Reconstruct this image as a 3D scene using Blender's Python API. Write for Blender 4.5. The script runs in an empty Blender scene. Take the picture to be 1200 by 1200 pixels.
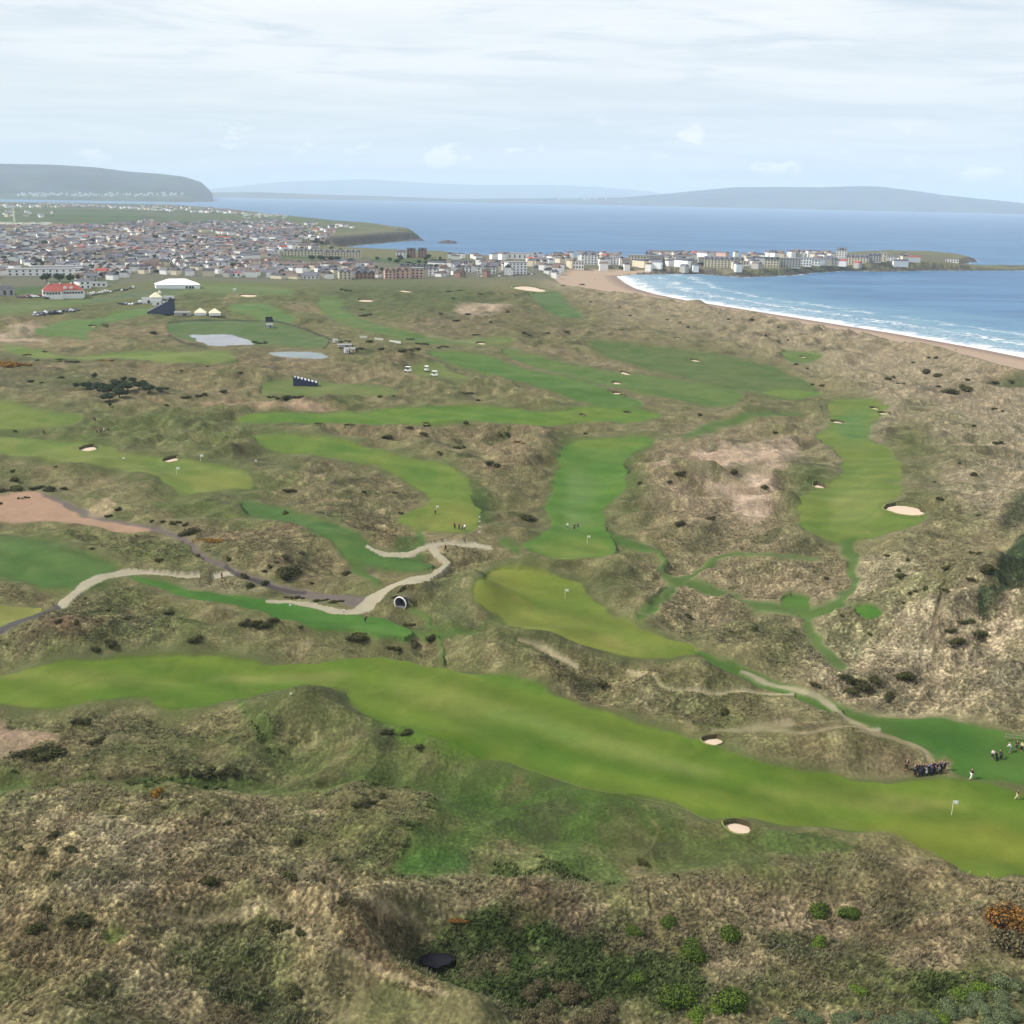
import bpy, math, random
import numpy as np
from mathutils import Vector, Matrix
random.seed(7)
scene = bpy.context.scene
COL = scene.collection
f32 = np.float32
rad = math.radians

# ---------------------------------------------------------------- camera
CAM = np.array([0.0, 0.0, 105.0]); F = 1290.0
PITCH, ROLL = rad(16.0), rad(1.15)
fw = np.array([0, math.cos(PITCH), -math.sin(PITCH)])
up0 = np.array([0, math.sin(PITCH), math.cos(PITCH)]); rt0 = np.array([1.0, 0, 0])
rt = rt0*math.cos(ROLL) + up0*math.sin(ROLL); up = up0*math.cos(ROLL) - rt0*math.sin(ROLL)
cd = bpy.data.cameras.new("camera"); cam = bpy.data.objects.new("camera", cd); COL.objects.link(cam)
cd.sensor_width = 36; cd.sensor_fit = 'HORIZONTAL'; cd.lens = F/1200*36
cd.clip_start = 1.0; cd.clip_end = 120000
M = Matrix.Identity(4)
for i in range(3):
    M[i][0], M[i][1], M[i][2], M[i][3] = rt[i], up[i], -fw[i], CAM[i]
cam.matrix_world = M
scene.camera = cam
scene.view_settings.view_transform = 'Standard'
scene.view_settings.look = 'None'
scene.view_settings.gamma = 1.0
scene.view_settings.exposure = 0.32
scene.cycles.use_denoising = True
scene.cycles.max_bounces = 5; scene.cycles.diffuse_bounces = 2; scene.cycles.glossy_bounces = 2
scene.cycles.volume_bounces = 2; scene.cycles.transparent_max_bounces = 8

# ---------------------------------------------------------------- sun and sky
SUN_EL, SUN_AZ = rad(43), rad(-90)      # azimuth from +Y towards +X; the sun stands to the left, a little behind
sdir = Vector((math.sin(SUN_AZ)*math.cos(SUN_EL), math.cos(SUN_AZ)*math.cos(SUN_EL), math.sin(SUN_EL)))
sl = bpy.data.lights.new("sun", 'SUN'); sl.energy = 4.3; sl.angle = rad(2.5); sl.color = (1.0, 0.95, 0.87)
so = bpy.data.objects.new("sun", sl); COL.objects.link(so)
so.rotation_euler = (-sdir).to_track_quat('-Z', 'Y').to_euler()
so.location = (-300, 100, 600)

def N(nt, kind, **kw):
    n = nt.nodes.new(kind)
    for k, v in kw.items():
        if k in n.inputs: n.inputs[k].default_value = v
        else: setattr(n, k, v)
    return n
def math_node(nt, op, a, b=None, c=None, clamp=False):
    n = nt.nodes.new('ShaderNodeMath'); n.operation = op; n.use_clamp = clamp
    for i, v in enumerate((a, b, c)):
        if v is None: continue
        if isinstance(v, (int, float)): n.inputs[i].default_value = v
        else: nt.links.new(v, n.inputs[i])
    return n.outputs[0]
def mixcol(nt, fac, a, b, mode='MIX'):
    n = nt.nodes.new('ShaderNodeMix'); n.data_type = 'RGBA'; n.blend_type = mode
    for sock, v in ((n.inputs[0], fac), (n.inputs[6], a), (n.inputs[7], b)):
        if isinstance(v, (int, float)): sock.default_value = v
        elif isinstance(v, tuple): sock.default_value = v if len(v) == 4 else (*v, 1)
        else: nt.links.new(v, sock)
    return n.outputs[2]
def smooth(nt, v, lo, hi):
    n = nt.nodes.new('ShaderNodeMapRange'); n.interpolation_type = 'SMOOTHSTEP'
    nt.links.new(v, n.inputs[0]); n.inputs[1].default_value = lo; n.inputs[2].default_value = hi
    return n.outputs[0]

W = bpy.data.worlds.new("World"); scene.world = W; W.use_nodes = True
nt = W.node_tree; nt.nodes.clear()
wo = N(nt, 'ShaderNodeOutputWorld'); bg = N(nt, 'ShaderNodeBackground'); nt.links.new(bg.outputs[0], wo.inputs[0])
sky = N(nt, 'ShaderNodeTexSky', sky_type='NISHITA', sun_disc=False, sun_elevation=SUN_EL, sun_rotation=SUN_AZ,
        air_density=1.0, dust_density=2.0, ozone_density=1.2)
tc = N(nt, 'ShaderNodeTexCoord'); sep = N(nt, 'ShaderNodeSeparateXYZ'); nt.links.new(tc.outputs['Generated'], sep.inputs[0])
zc = math_node(nt, 'MAXIMUM', sep.outputs[2], 0.0)
den = math_node(nt, 'ADD', zc, 0.07)
px_ = math_node(nt, 'DIVIDE', sep.outputs[0], den); py_ = math_node(nt, 'DIVIDE', sep.outputs[1], den)
cmb = N(nt, 'ShaderNodeCombineXYZ'); nt.links.new(px_, cmb.inputs[0]); nt.links.new(py_, cmb.inputs[1])
mp = N(nt, 'ShaderNodeMapping'); mp.inputs['Scale'].default_value = (0.55, 0.9, 1); mp.inputs['Rotation'].default_value = (0, 0, 0.35)
nt.links.new(cmb.outputs[0], mp.inputs[0])
n1 = N(nt, 'ShaderNodeTexNoise', Scale=0.75, Detail=9.0, Roughness=0.55, Distortion=0.35); nt.links.new(mp.outputs[0], n1.inputs['Vector'])
n2 = N(nt, 'ShaderNodeTexNoise', Scale=2.6, Detail=7.0, Roughness=0.6, Distortion=0.5); nt.links.new(mp.outputs[0], n2.inputs['Vector'])
veil = smooth(nt, n1.outputs[0], 0.36, 0.62)
thick = math_node(nt, 'MULTIPLY', smooth(nt, n2.outputs[0], 0.47, 0.70), smooth(nt, zc, 0.02, 0.16))
elev = smooth(nt, sep.outputs[2], 0.0, 0.17)
# small cumulus low over the horizon
mp2 = N(nt, 'ShaderNodeMapping'); mp2.inputs['Scale'].default_value = (1, 1, 2.2); nt.links.new(tc.outputs['Generated'], mp2.inputs[0])
n3 = N(nt, 'ShaderNodeTexNoise', Scale=21.0, Detail=5.0, Roughness=0.55); nt.links.new(mp2.outputs[0], n3.inputs['Vector'])
band = math_node(nt, 'MULTIPLY', smooth(nt, sep.outputs[2], 0.012, 0.03), math_node(nt, 'SUBTRACT', 1.0, smooth(nt, sep.outputs[2], 0.045, 0.075)))
cum = math_node(nt, 'MULTIPLY', smooth(nt, n3.outputs[0], 0.57, 0.66), band)
clear = mixcol(nt, 0.22, mixcol(nt, 1.0, sky.outputs[0], (0.11, 0.11, 0.11), 'MULTIPLY'), (0.70, 0.84, 0.93))
lowc = (0.57, 0.665, 0.735)
base = mixcol(nt, elev, lowc, (0.64, 0.695, 0.74))
a1 = mixcol(nt, 0.9, clear, base)
a2 = mixcol(nt, math_node(nt, 'MULTIPLY', veil, math_node(nt, 'MULTIPLY_ADD', elev, 0.7, 0.28)), a1, (0.77, 0.80, 0.82))
a3 = mixcol(nt, math_node(nt, 'MULTIPLY', thick, 0.85), a2, (0.52, 0.61, 0.69))
a4 = mixcol(nt, math_node(nt, 'MULTIPLY', cum, 0.7), a3, (0.84, 0.86, 0.88))
nt.links.new(a4, bg.inputs[0]); bg.inputs[1].default_value = 1.0

# ---------------------------------------------------------------- pixel <-> world helpers (authoring only: everything gets its place in the world)
def ray(px, py):
    px = np.asarray(px, float); py = np.asarray(py, float)
    return (fw + ((px-600)/F)[..., None]*rt - ((py-600)/F)[..., None]*up)
def at_z(px, py, z):
    d = ray(px, py); t = (z-CAM[2])/np.minimum(d[..., 2], -1e-4)
    return CAM + d*t[..., None]
def to_px(x, y, z):
    vx, vy, vz = x-CAM[0], y-CAM[1], z-CAM[2]
    c = np.maximum(vx*fw[0]+vy*fw[1]+vz*fw[2], 1e-3)
    return (600+F*(vx*rt[0]+vy*rt[1]+vz*rt[2])/c), (600-F*(vx*up[0]+vy*up[1]+vz*up[2])/c)
def hash2(ix, iy, seed):
    h = (ix.astype(np.int64)*374761393 + iy.astype(np.int64)*668265263 + seed*1274126177) & 0xffffffff
    h = ((h ^ (h >> 13))*1274126177) & 0xffffffff
    return ((h ^ (h >> 16)) & 0xffff).astype(f32)*f32(2*math.pi/65536)
def pn(x, y, seed=0):
    ix = np.floor(x); iy = np.floor(y); fx = (x-ix).astype(f32); fy = (y-iy).astype(f32)
    u = fx*fx*fx*(fx*(fx*6-15)+10); v = fy*fy*fy*(fy*(fy*6-15)+10)
    r = []
    for dx in (0, 1):
        for dy in (0, 1):
            a = hash2(ix+dx, iy+dy, seed); r.append(np.cos(a)*(fx-dx)+np.sin(a)*(fy-dy))
    a = r[0]+(r[1]-r[0])*v; b = r[2]+(r[3]-r[2])*v
    return (a+(b-a)*u)*1.5
def fbm(x, y, wl, o=3, seed=0, g=0.5):
    s = 0; a = 1.0; t = 0
    for k in range(o):
        s = s+a*pn(x/wl+17.3*k, y/wl-9.1*k, seed+k); t += a; a *= g; wl /= 2.03
    return s/t
def ss(v, lo, hi):
    t = np.clip((v-lo)/(hi-lo), 0, 1); return t*t*(3-2*t)
def spline(pts, closed=True, n=6):
    P = np.array(pts, float); m = len(P); out = []
    for i in range(m if closed else m-1):
        if closed: a, b, c, d = P[i-1], P[i], P[(i+1) % m], P[(i+2) % m]
        else: a, b, c, d = P[max(i-1, 0)], P[i], P[i+1], P[min(i+2, m-1)]
        for k in range(n):
            t = k/n; out.append(0.5*((2*b)+(c-a)*t+(2*a-5*b+4*c-d)*t*t+(3*b-3*c+d-a)*t**3))
    if not closed: out.append(P[-1])
    return np.array(out)
def seg_dist(X, Y, P):
    best = np.full(X.shape, 1e9, f32)
    for a, b in zip(P[:-1], P[1:]):
        dx, dy = b[0]-a[0], b[1]-a[1]; L = dx*dx+dy*dy+1e-9
        t = np.clip(((X-a[0])*dx+(Y-a[1])*dy)/L, 0, 1)
        best = np.minimum(best, (X-a[0]-t*dx)**2+(Y-a[1]-t*dy)**2)
    return np.sqrt(best)
def inside(X, Y, P):
    r = np.zeros(X.shape, bool); Q = np.roll(P, -1, 0)
    for a, b in zip(P, Q):
        if a[1] == b[1]: continue
        c = ((a[1] > Y) != (b[1] > Y)) & (X < (b[0]-a[0])*(Y-a[1])/(b[1]-a[1])+a[0])
        r ^= c
    return r
def lin(c):
    c = np.array(c, float)/255; return np.where(c <= .04045, c/12.92, ((c+.055)/1.055)**2.4)
ILL = 2.15
def alb(r, g, b, il=None): return (lin((r, g, b))/(il or ILL)).astype(f32)

# ---------------------------------------------------------------- painted map of the place: what grows where
S = 1.5; X0, X1, Y0, Y1 = -170, 1370, 196, 1290
RW, RH = int((X1-X0)*S), int((Y1-Y0)*S)
albm = np.empty((RH, RW, 3), f32); albm[:] = alb(120, 118, 80)
tus = np.full((RH, RW), 0.42, f32)      # tussock strength
flat = np.zeros((RH, RW), f32)         # mown / smooth
reg = np.zeros((RH, RW), np.uint8)     # which surface
def blur(a, r):
    if r < 1: return a
    for ax in (0, 1):
        for _ in range(2):
            p = [(0, 0), (0, 0)]; p[ax] = (r+1, r)
            c = np.cumsum(np.pad(a, p, mode='edge'), axis=ax, dtype=np.float64)
            n = a.shape[ax]
            a = ((np.take(c, np.arange(2*r+1, 2*r+1+n), ax)-np.take(c, np.arange(0, n), ax))/(2*r+1)).astype(f32)
    return a
def fill(pts, soft):
    P = (np.array(pts)-(X0, Y0))*S; pad = int(soft*S*2+3)
    x0, y0 = np.maximum(np.floor(P.min(0)).astype(int)-pad, 0); x1, y1 = np.minimum(np.ceil(P.max(0)).astype(int)+pad, (RW, RH))
    if x1 <= x0 or y1 <= y0: return None
    Xg, Yg = np.meshgrid(np.arange(x0, x1)+.5, np.arange(y0, y1)+.5)
    m = inside(Xg.astype(f32), Yg.astype(f32), P).astype(f32)
    hard = m > .5
    return (slice(y0, y1), slice(x0, x1)), blur(m, int(round(soft*S/1.6))), hard
def layer(pts, color=None, soft=1.0, k=1.0, t=None, fl=None, rid=None, sm=True, wob=0):
    pts = spline(pts) if sm else np.array(pts, float)
    r = fill(pts, soft)
    if r is None: return
    sl_, m, hard = r; m = m*k
    if color is not None: albm[sl_] += (np.asarray(color, f32)-albm[sl_])*m[..., None]
    if t is not None: tus[sl_] += (t-tus[sl_])*m
    if fl is not None: flat[sl_] += (fl-flat[sl_])*m
    if rid is not None: reg[sl_][hard] = rid
def line(pts, w, color, soft=.6, k=1.0, t=0.0, fl=1.0, rid=None):
    P = spline(pts, False, 5); ws = np.interp(np.linspace(0, 1, len(P)), np.linspace(0, 1, len(w)), w) if isinstance(w, (list, tuple)) else np.full(len(P), w)
    T = np.gradient(P, axis=0); T /= np.linalg.norm(T, axis=1)[:, None]+1e-9
    Nn = np.stack([-T[:, 1], T[:, 0]], 1)
    sc_ = (0.55+0.45*np.abs(T[:, 0:1])*0+0)  # plan width kept simple
    L = P+Nn*ws[:, None]/2; R = P-Nn*ws[:, None]/2
    layer(np.concatenate([L, R[::-1]]), color, soft, k, t, fl, rid, sm=False)
def blob(x, y, rx, ry, color, k=.6, t=None, fl=None, ang=0, soft=None):
    a = np.linspace(0, 2*math.pi, 18, endpoint=False); c, s = math.cos(rad(ang)), math.sin(rad(ang))
    q = np.stack([x+rx*np.cos(a)*c-ry*np.sin(a)*s, y+rx*np.cos(a)*s+ry*np.sin(a)*c], 1)
    layer(q, color, soft or min(rx, ry)*.55, k, t, fl, sm=False)

TAN = alb(160, 148, 120); PALE = alb(182, 171, 143); OLV = alb(104, 106, 66); GRN = alb(84, 105, 50); DGR = alb(56, 76, 38)
BRN = alb(124, 108, 84); PNK = alb(150, 128, 108); LUSH = alb(70, 110, 34); BRK = alb(52, 66, 34)
FWY = alb(120, 144, 54); FGR = alb(96, 130, 44); GRE = alb(142, 150, 60); SAND = alb(196, 160, 132); ROAD = alb(118, 112, 108); GRAV = alb(200, 190, 162)
# broad tones of the rough
blob(950, 395, 330, 55, TAN, .95, .6, ang=11, soft=26)
blob(1000, 400, 260, 26, alb(166, 152, 126), .85, .6, ang=14, soft=16)
blob(1130, 520, 170, 110, alb(160, 147, 122), .9, .8, soft=50)
blob(860, 560, 110, 70, alb(152, 134, 112), .85, .7, soft=40)
blob(880, 690, 130, 60, alb(148, 134, 108), .8, .9, soft=40)
blob(1090, 770, 170, 90, alb(164, 150, 124), .9, 1, soft=50)
blob(560, 365, 90, 30, alb(130, 114, 92), .8, .5, soft=16)
blob(610, 540, 60, 55, alb(128, 116, 88), .7, .8, soft=30)
blob(520, 500, 130, 14, BRN, .6, .8, soft=8)
blob(420, 575, 90, 40, alb(118, 110, 80), .7, .8, soft=20)
blob(240, 440, 130, 24, alb(134, 124, 90), .7, .6, soft=12)
blob(330, 425, 190, 14, BRN, .5, .6, soft=10)
blob(60, 435, 110, 24, alb(100, 96, 70), .6, .6, soft=12)
blob(60, 385, 90, 14, alb(146, 130, 100), .6, .4, soft=8)
blob(70, 405, 80, 9, alb(150, 136, 104), .7, .4, soft=5)
blob(180, 390, 60, 10, alb(140, 122, 94), .7, .4, soft=6)
blob(150, 505, 190, 26, GRN, .5, .4, soft=14)
blob(450, 480, 240, 12, OLV, .5, .5, soft=8)
blob(650, 375, 60, 30, alb(112, 112, 74), .6, .4, soft=14)
blob(740, 410, 190, 30, alb(112, 112, 72), .5, .3, ang=8, soft=16)
blob(860, 440, 150, 34, alb(112, 112, 72), .5, .3, ang=12, soft=18)
blob(300, 350, 340, 22, alb(104, 112, 66), .75, .15, soft=12)
blob(470, 350, 110, 20, alb(92, 104, 62), .8, .3, soft=12)
blob(110, 660, 110, 50, OLV, .6, .6, soft=20)
blob(330, 640, 120, 34, alb(124, 114, 84), .7, .8, soft=20)
blob(60, 730, 150, 34, alb(116, 112, 80), .7, .9, soft=14)
blob(90, 742, 42, 16, alb(118, 88, 76), .7, .8, soft=9)
blob(600, 770, 220, 34, alb(112, 112, 74), .6, .5, ang=6, soft=16)
blob(560, 700, 60, 36, alb(108, 112, 74), .7, .4, soft=18)
blob(760, 815, 150, 30, alb(118, 110, 78), .7, .7, ang=12, soft=16)
blob(970, 875, 90, 22, alb(112, 112, 70), .8, .5, soft=14)
blob(150, 870, 250, 46, alb(114, 110, 74), .6, .7, soft=20)
blob(400, 830, 80, 34, alb(96, 104, 60), .6, .4, soft=18)
blob(520, 870, 90, 22, alb(96, 106, 60), .7, .4, soft=12)
blob(160, 1060, 300, 130, alb(144, 132, 98), .95, 1.0, soft=50)
blob(60, 1150, 130, 60, alb(128, 116, 82), .7, 1, soft=30)
blob(430, 985, 130, 60, alb(122, 116, 80), .8, .7, soft=30)
blob(700, 960, 160, 34, alb(90, 108, 52), .8, .35, ang=10, soft=20)
blob(620, 930, 130, 24, alb(70, 104, 38), .85, .3, ang=10, soft=12)
blob(860, 1000, 130, 34, alb(104, 108, 64), .8, .4, ang=10, soft=20)
blob(1010, 1010, 120, 30, alb(116, 110, 74), .7, .5, soft=18)
blob(920, 1120, 240, 90, alb(120, 112, 80), .8, 1.0, soft=40)
blob(640, 1080, 70, 50, alb(112, 98, 80), .7, .9, soft=24)
blob(1140, 1060, 120, 40, alb(122, 116, 78), .7, .8, soft=20)
blob(780, 820, 50, 16, TAN, .5, .9, soft=8)
blob(250, 690, 60, 10, TAN, .5, .9, soft=5)
blob(540, 650, 40, 14, alb(142, 130, 98), .7, .8, soft=7)
blob(450, 625, 60, 18, alb(134, 122, 88), .7, .9, soft=9)
# bare and pale patches, and the right hill with its shade painted dark
for q in [((800, 545), (830, 525), (880, 520), (925, 520), (920, 545), (905, 570), (900, 605), (870, 608), (850, 580), (845, 555)),
          ((935, 520), (905, 522), (870, 530), (860, 545), (900, 548), (930, 540))]:
    layer(q, alb(196, 172, 150), 6, .85, .35)
for x, y, rx, ry in [(560, 362, 28, 6), (585, 358, 16, 4), (770, 548, 16, 4), (812, 553, 16, 7), (845, 570, 14, 12), (880, 590, 16, 12), (885, 560, 20, 8), (30, 386, 24, 5), (20, 396, 40, 6)]:
    blob(x, y, rx, ry, alb(206, 184, 162), .85, .25, soft=ry*.5)
layer([(238, 468), (290, 466), (360, 471), (400, 476), (395, 479), (330, 479), (260, 476)], alb(186, 158, 132), 1.5, .85, .3)
layer([(262, 356), (268, 344), (285, 341), (302, 343), (306, 348), (290, 349)], alb(170, 150, 122), 1.2, .4)
layer([(-20, 845), (10, 842), (12, 852), (55, 856), (62, 864), (30, 875), (10, 888), (-20, 890)], alb(176, 150, 128), 3, .85, .3)
for q in [((1000, 655), (1030, 650), (1075, 655), (1095, 700), (1075, 712), (1010, 705), (1002, 680)), ((980, 720), (1060, 716), (1095, 730), (1080, 780), (1020, 770), (960, 745))]:
    layer(q, PALE, 5, .45, 1.0)
layer([(1168, 668), (1200, 642), (1270, 610), (1270, 655), (1200, 698), (1160, 727), (1150, 712), (1158, 690)], alb(52, 70, 42), 3, .92, .8)  # dark green slope growth, with the hillside shade painted into its colour
layer([(1170, 628), (1178, 600), (1200, 578), (1270, 540), (1270, 600), (1200, 618)], alb(68, 76, 54), 5, .85, .8)  # upper hollow of that slope, shade painted in the same way
layer([(1100, 762), (1150, 735), (1210, 690), (1260, 660), (1260, 720), (1180, 760), (1130, 775)], alb(178, 162, 136), 7, .75, 1.0)  # pale crest below it, its sunlit tone painted into the tan
blob(1190, 790, 40, 35, alb(104, 104, 86), .7, 1.0, soft=18)
layer([(1085, 480), (1100, 472), (1130, 470), (1140, 452), (1095, 455)], BRN, 4, .3)
layer([(1150, 448), (1200, 444), (1260, 446), (1260, 454), (1180, 453)], DGR, 2, .8, .3)
# bracken and damp green ground
blob(700, 1130, 190, 70, alb(76, 84, 50), .75, .95, soft=40)
blob(560, 1110, 100, 50, alb(62, 80, 36), .95, .8, soft=16)
blob(280, 1130, 60, 60, alb(84, 88, 52), .8, .9, soft=24)
blob(300, 1180, 80, 40, BRK, .7, .9, soft=20)
blob(1000, 1095, 100, 36, alb(78, 78, 52), .85, .9, soft=18)
blob(1010, 1160, 180, 40, alb(84, 92, 48), .8, .9, soft=20)
layer([(395, 1095), (420, 1072), (470, 1066), (500, 1072), (480, 1082), (450, 1090), (440, 1110), (470, 1140), (520, 1170), (500, 1180), (440, 1140)], alb(122, 108, 76), 4, .85, 1)
blob(1150, 1180, 90, 30, alb(74, 92, 44), .7, .8, soft=14)
blob(625, 1015, 60, 22, alb(84, 112, 44), .6, .5, soft=12)
layer([(-60, 905), (60, 905), (130, 912), (220, 908), (330, 905), (430, 908), (560, 905), (640, 915), (700, 940), (780, 965), (740, 975), (640, 950), (560, 935), (420, 924), (250, 926), (100, 924), (-60, 926)], alb(74, 98, 42), 6, .8, .4)
layer([(455, 1025), (480, 985), (500, 950), (540, 930), (640, 940), (620, 965), (570, 985), (540, 1005), (515, 1030), (480, 1035)], alb(70, 104, 38), 16, .85, .35)
blob(510, 1012, 42, 20, alb(58, 104, 40), .6, .3, soft=12)
blob(690, 1010, 60, 22, alb(70, 102, 40), .6, .4, ang=30, soft=12)
layer([(280, 820), (310, 840), (330, 865), (360, 885), (420, 893), (440, 895), (430, 900), (350, 895), (310, 870), (285, 845)], alb(74, 100, 40), 5, .8, .4)
blob(930, 990, 90, 14, alb(66, 98, 36), .7, .3, ang=8, soft=8)
blob(1010, 965, 60, 10, alb(70, 100, 36), .6, .3, ang=12, soft=6)
blob(135, 1118, 18, 9, alb(96, 118, 48), .8, .3, soft=5)
blob(430, 965, 60, 30, alb(122, 112, 78), .6, .5, soft=14)
blob(760, 985, 150, 26, alb(84, 100, 48), .8, .25, ang=12, soft=16)
blob(620, 955, 110, 22, alb(72, 96, 40), .8, .3, ang=10, soft=14)
blob(480, 900, 160, 14, alb(84, 102, 48), .7, .25, ang=4, soft=8)
blob(640, 1130, 110, 60, alb(58, 74, 34), .9, .8, soft=22)
blob(780, 1150, 80, 40, alb(66, 80, 40), .8, .8, soft=20)
blob(520, 1050, 60, 14, TAN, .6, .9, soft=8)
blob(850, 1140, 40, 40, TAN, .6, 1, ang=60, soft=16)
blob(300, 880, 200, 20, alb(100, 106, 62), .7, .45, soft=12)
for x, y, rx, ry, c in [(140, 1000, 70, 30, PALE), (60, 960, 60, 22, TAN), (130, 1060, 60, 18, PALE), (250, 1000, 60, 24, alb(118, 112, 88)), (350, 1030, 50, 20, TAN), (60, 1110, 50, 18, alb(104, 100, 66)), (190, 1170, 60, 20, TAN), (90, 1180, 60, 24, alb(128, 118, 84)), (330, 950, 60, 14, alb(112, 104, 84)), (440, 1050, 40, 12, TAN), (690, 1075, 40, 14, alb(124, 108, 92)),
                        (960, 1060, 70, 14, TAN), (1100, 1090, 50, 14, alb(138, 126, 92)), (1090, 1130, 50, 16, TAN), (950, 1150, 50, 16, alb(96, 84, 66)), (1060, 1160, 80, 20, alb(78, 88, 46)), (900, 1060, 60, 14, TAN), (600, 1040, 50, 12, alb(128, 114, 84))]:
    blob(x, y, rx, ry, c, .55, 1.0, soft=ry*.7)
for x, y, rx, ry, c, a in [(100, 545, 40, 12, alb(92, 98, 58), 6), (170, 562, 40, 11, alb(88, 96, 54), 6), (60, 655, 60, 10, alb(76, 92, 50), 4), (360, 822, 60, 22, alb(98, 100, 62), 0), (500, 870, 70, 16, alb(92, 102, 58), 4), (260, 560, 60, 16, alb(84, 106, 50), 20), (250, 600, 80, 16, alb(88, 104, 52), 10), (640, 760, 60, 8, alb(92, 94, 62), 4), (700, 690, 50, 14, alb(96, 100, 64), 10), (560, 735, 120, 10, alb(84, 104, 50), 0),
                           (560, 715, 50, 14, alb(100, 104, 68), 0), (950, 580, 30, 50, alb(90, 108, 56), 0), (1075, 560, 30, 60, alb(96, 102, 60), 0), (1060, 520, 20, 30, alb(104, 106, 64), 0), (660, 560, 30, 70, alb(92, 96, 58), 0), (600, 600, 40, 40, alb(100, 98, 66), 0), (560, 590, 14, 30, alb(70, 100, 40), -20), (480, 645, 24, 14, alb(70, 104, 42), 40), (300, 540, 60, 12, alb(88, 96, 56), 8), (740, 560, 14, 50, alb(84, 100, 50), 0)]:
    blob(x, y, rx, ry, c, .75, .3, ang=a, soft=min(rx, ry)*.7)
for x, y, rx, ry, a in [(700, 455, 60, 5, 10), (790, 455, 50, 4, 8), (640, 432, 50, 4, 12), (720, 428, 60, 4, 8), (560, 405, 40, 3, 4), (650, 412, 60, 5, 6), (830, 470, 60, 5, 4), (880, 450, 40, 3, 10), (700, 390, 60, 5, 4), (450, 380, 60, 5, 10), (360, 362, 30, 5, 10), (210, 400, 60, 4, 4), (430, 440, 60, 5, 2), (120, 432, 80, 5, 0)]:
    blob(x, y, rx, ry, alb(142, 128, 100), .75, .5, ang=a, soft=ry*.7)
# semi rough: green margins round the mown grass, border shadows painted in as darker green
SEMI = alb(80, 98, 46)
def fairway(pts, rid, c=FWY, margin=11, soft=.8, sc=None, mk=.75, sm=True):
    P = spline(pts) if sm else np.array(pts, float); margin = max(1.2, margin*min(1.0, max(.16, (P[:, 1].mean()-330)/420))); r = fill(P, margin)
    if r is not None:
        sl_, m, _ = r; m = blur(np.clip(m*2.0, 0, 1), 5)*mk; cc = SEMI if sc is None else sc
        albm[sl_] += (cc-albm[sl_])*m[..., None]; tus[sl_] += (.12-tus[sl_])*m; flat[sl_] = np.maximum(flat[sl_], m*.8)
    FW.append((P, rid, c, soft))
FW = []
A = [(-80, 800), (0, 790), (45, 779), (100, 775), (150, 770), (215, 766), (250, 765), (290, 768), (330, 776), (370, 776), (430, 775), (480, 783), (520, 790), (600, 797), (640, 806), (680, 820), (720, 838), (760, 848), (800, 860), (835, 874), (870, 886), (900, 896), (940, 904), (980, 910), (1040, 915), (1080, 915), (1110, 912), (1150, 912), (1170, 920), (1200, 932), (1290, 965),
     (1290, 1040), (1200, 1026), (1165, 1027), (1135, 1021), (1105, 1004), (1075, 984), (1040, 974), (1000, 970), (950, 965), (905, 962), (870, 958), (840, 963), (815, 955), (785, 944), (745, 936), (700, 930), (645, 912), (600, 897), (560, 889), (520, 868), (480, 857), (445, 852), (422, 840), (408, 815), (380, 803), (340, 803), (300, 812), (250, 826), (215, 831), (188, 828), (165, 818), (110, 821), (60, 832), (0, 828), (-80, 830)]
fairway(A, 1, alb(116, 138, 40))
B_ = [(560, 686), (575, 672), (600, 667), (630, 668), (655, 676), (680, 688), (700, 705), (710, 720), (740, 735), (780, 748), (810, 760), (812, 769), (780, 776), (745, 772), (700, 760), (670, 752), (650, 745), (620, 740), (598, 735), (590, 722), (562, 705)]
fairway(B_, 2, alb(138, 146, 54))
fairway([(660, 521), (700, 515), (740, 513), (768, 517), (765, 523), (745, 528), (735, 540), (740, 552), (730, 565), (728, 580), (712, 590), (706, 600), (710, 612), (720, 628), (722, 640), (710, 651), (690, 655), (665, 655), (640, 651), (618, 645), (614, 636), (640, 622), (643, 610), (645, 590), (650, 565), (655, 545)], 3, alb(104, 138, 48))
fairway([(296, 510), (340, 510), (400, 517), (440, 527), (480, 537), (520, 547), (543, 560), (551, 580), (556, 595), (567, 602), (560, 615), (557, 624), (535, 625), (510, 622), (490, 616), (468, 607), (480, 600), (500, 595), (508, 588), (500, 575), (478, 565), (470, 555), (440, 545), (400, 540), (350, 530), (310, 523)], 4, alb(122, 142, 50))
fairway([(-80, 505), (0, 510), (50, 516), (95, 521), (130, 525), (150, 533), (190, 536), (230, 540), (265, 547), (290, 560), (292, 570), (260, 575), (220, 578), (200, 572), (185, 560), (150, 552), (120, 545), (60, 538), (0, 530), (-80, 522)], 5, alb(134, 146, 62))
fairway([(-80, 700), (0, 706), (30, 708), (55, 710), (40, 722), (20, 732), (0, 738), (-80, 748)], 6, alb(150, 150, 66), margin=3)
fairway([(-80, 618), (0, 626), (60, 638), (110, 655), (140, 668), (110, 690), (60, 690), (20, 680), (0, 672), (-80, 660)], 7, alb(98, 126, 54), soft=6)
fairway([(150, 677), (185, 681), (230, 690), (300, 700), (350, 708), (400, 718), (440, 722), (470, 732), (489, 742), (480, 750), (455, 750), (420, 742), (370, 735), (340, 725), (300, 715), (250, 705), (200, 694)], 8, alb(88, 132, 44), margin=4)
fairway([(292, 588), (340, 598), (375, 610), (402, 622), (427, 640), (445, 648), (480, 655), (509, 664), (498, 670), (460, 668), (420, 660), (395, 650), (385, 635), (355, 620), (320, 608), (285, 600)], 9, alb(92, 124, 52), margin=4, soft=1.6)
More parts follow.
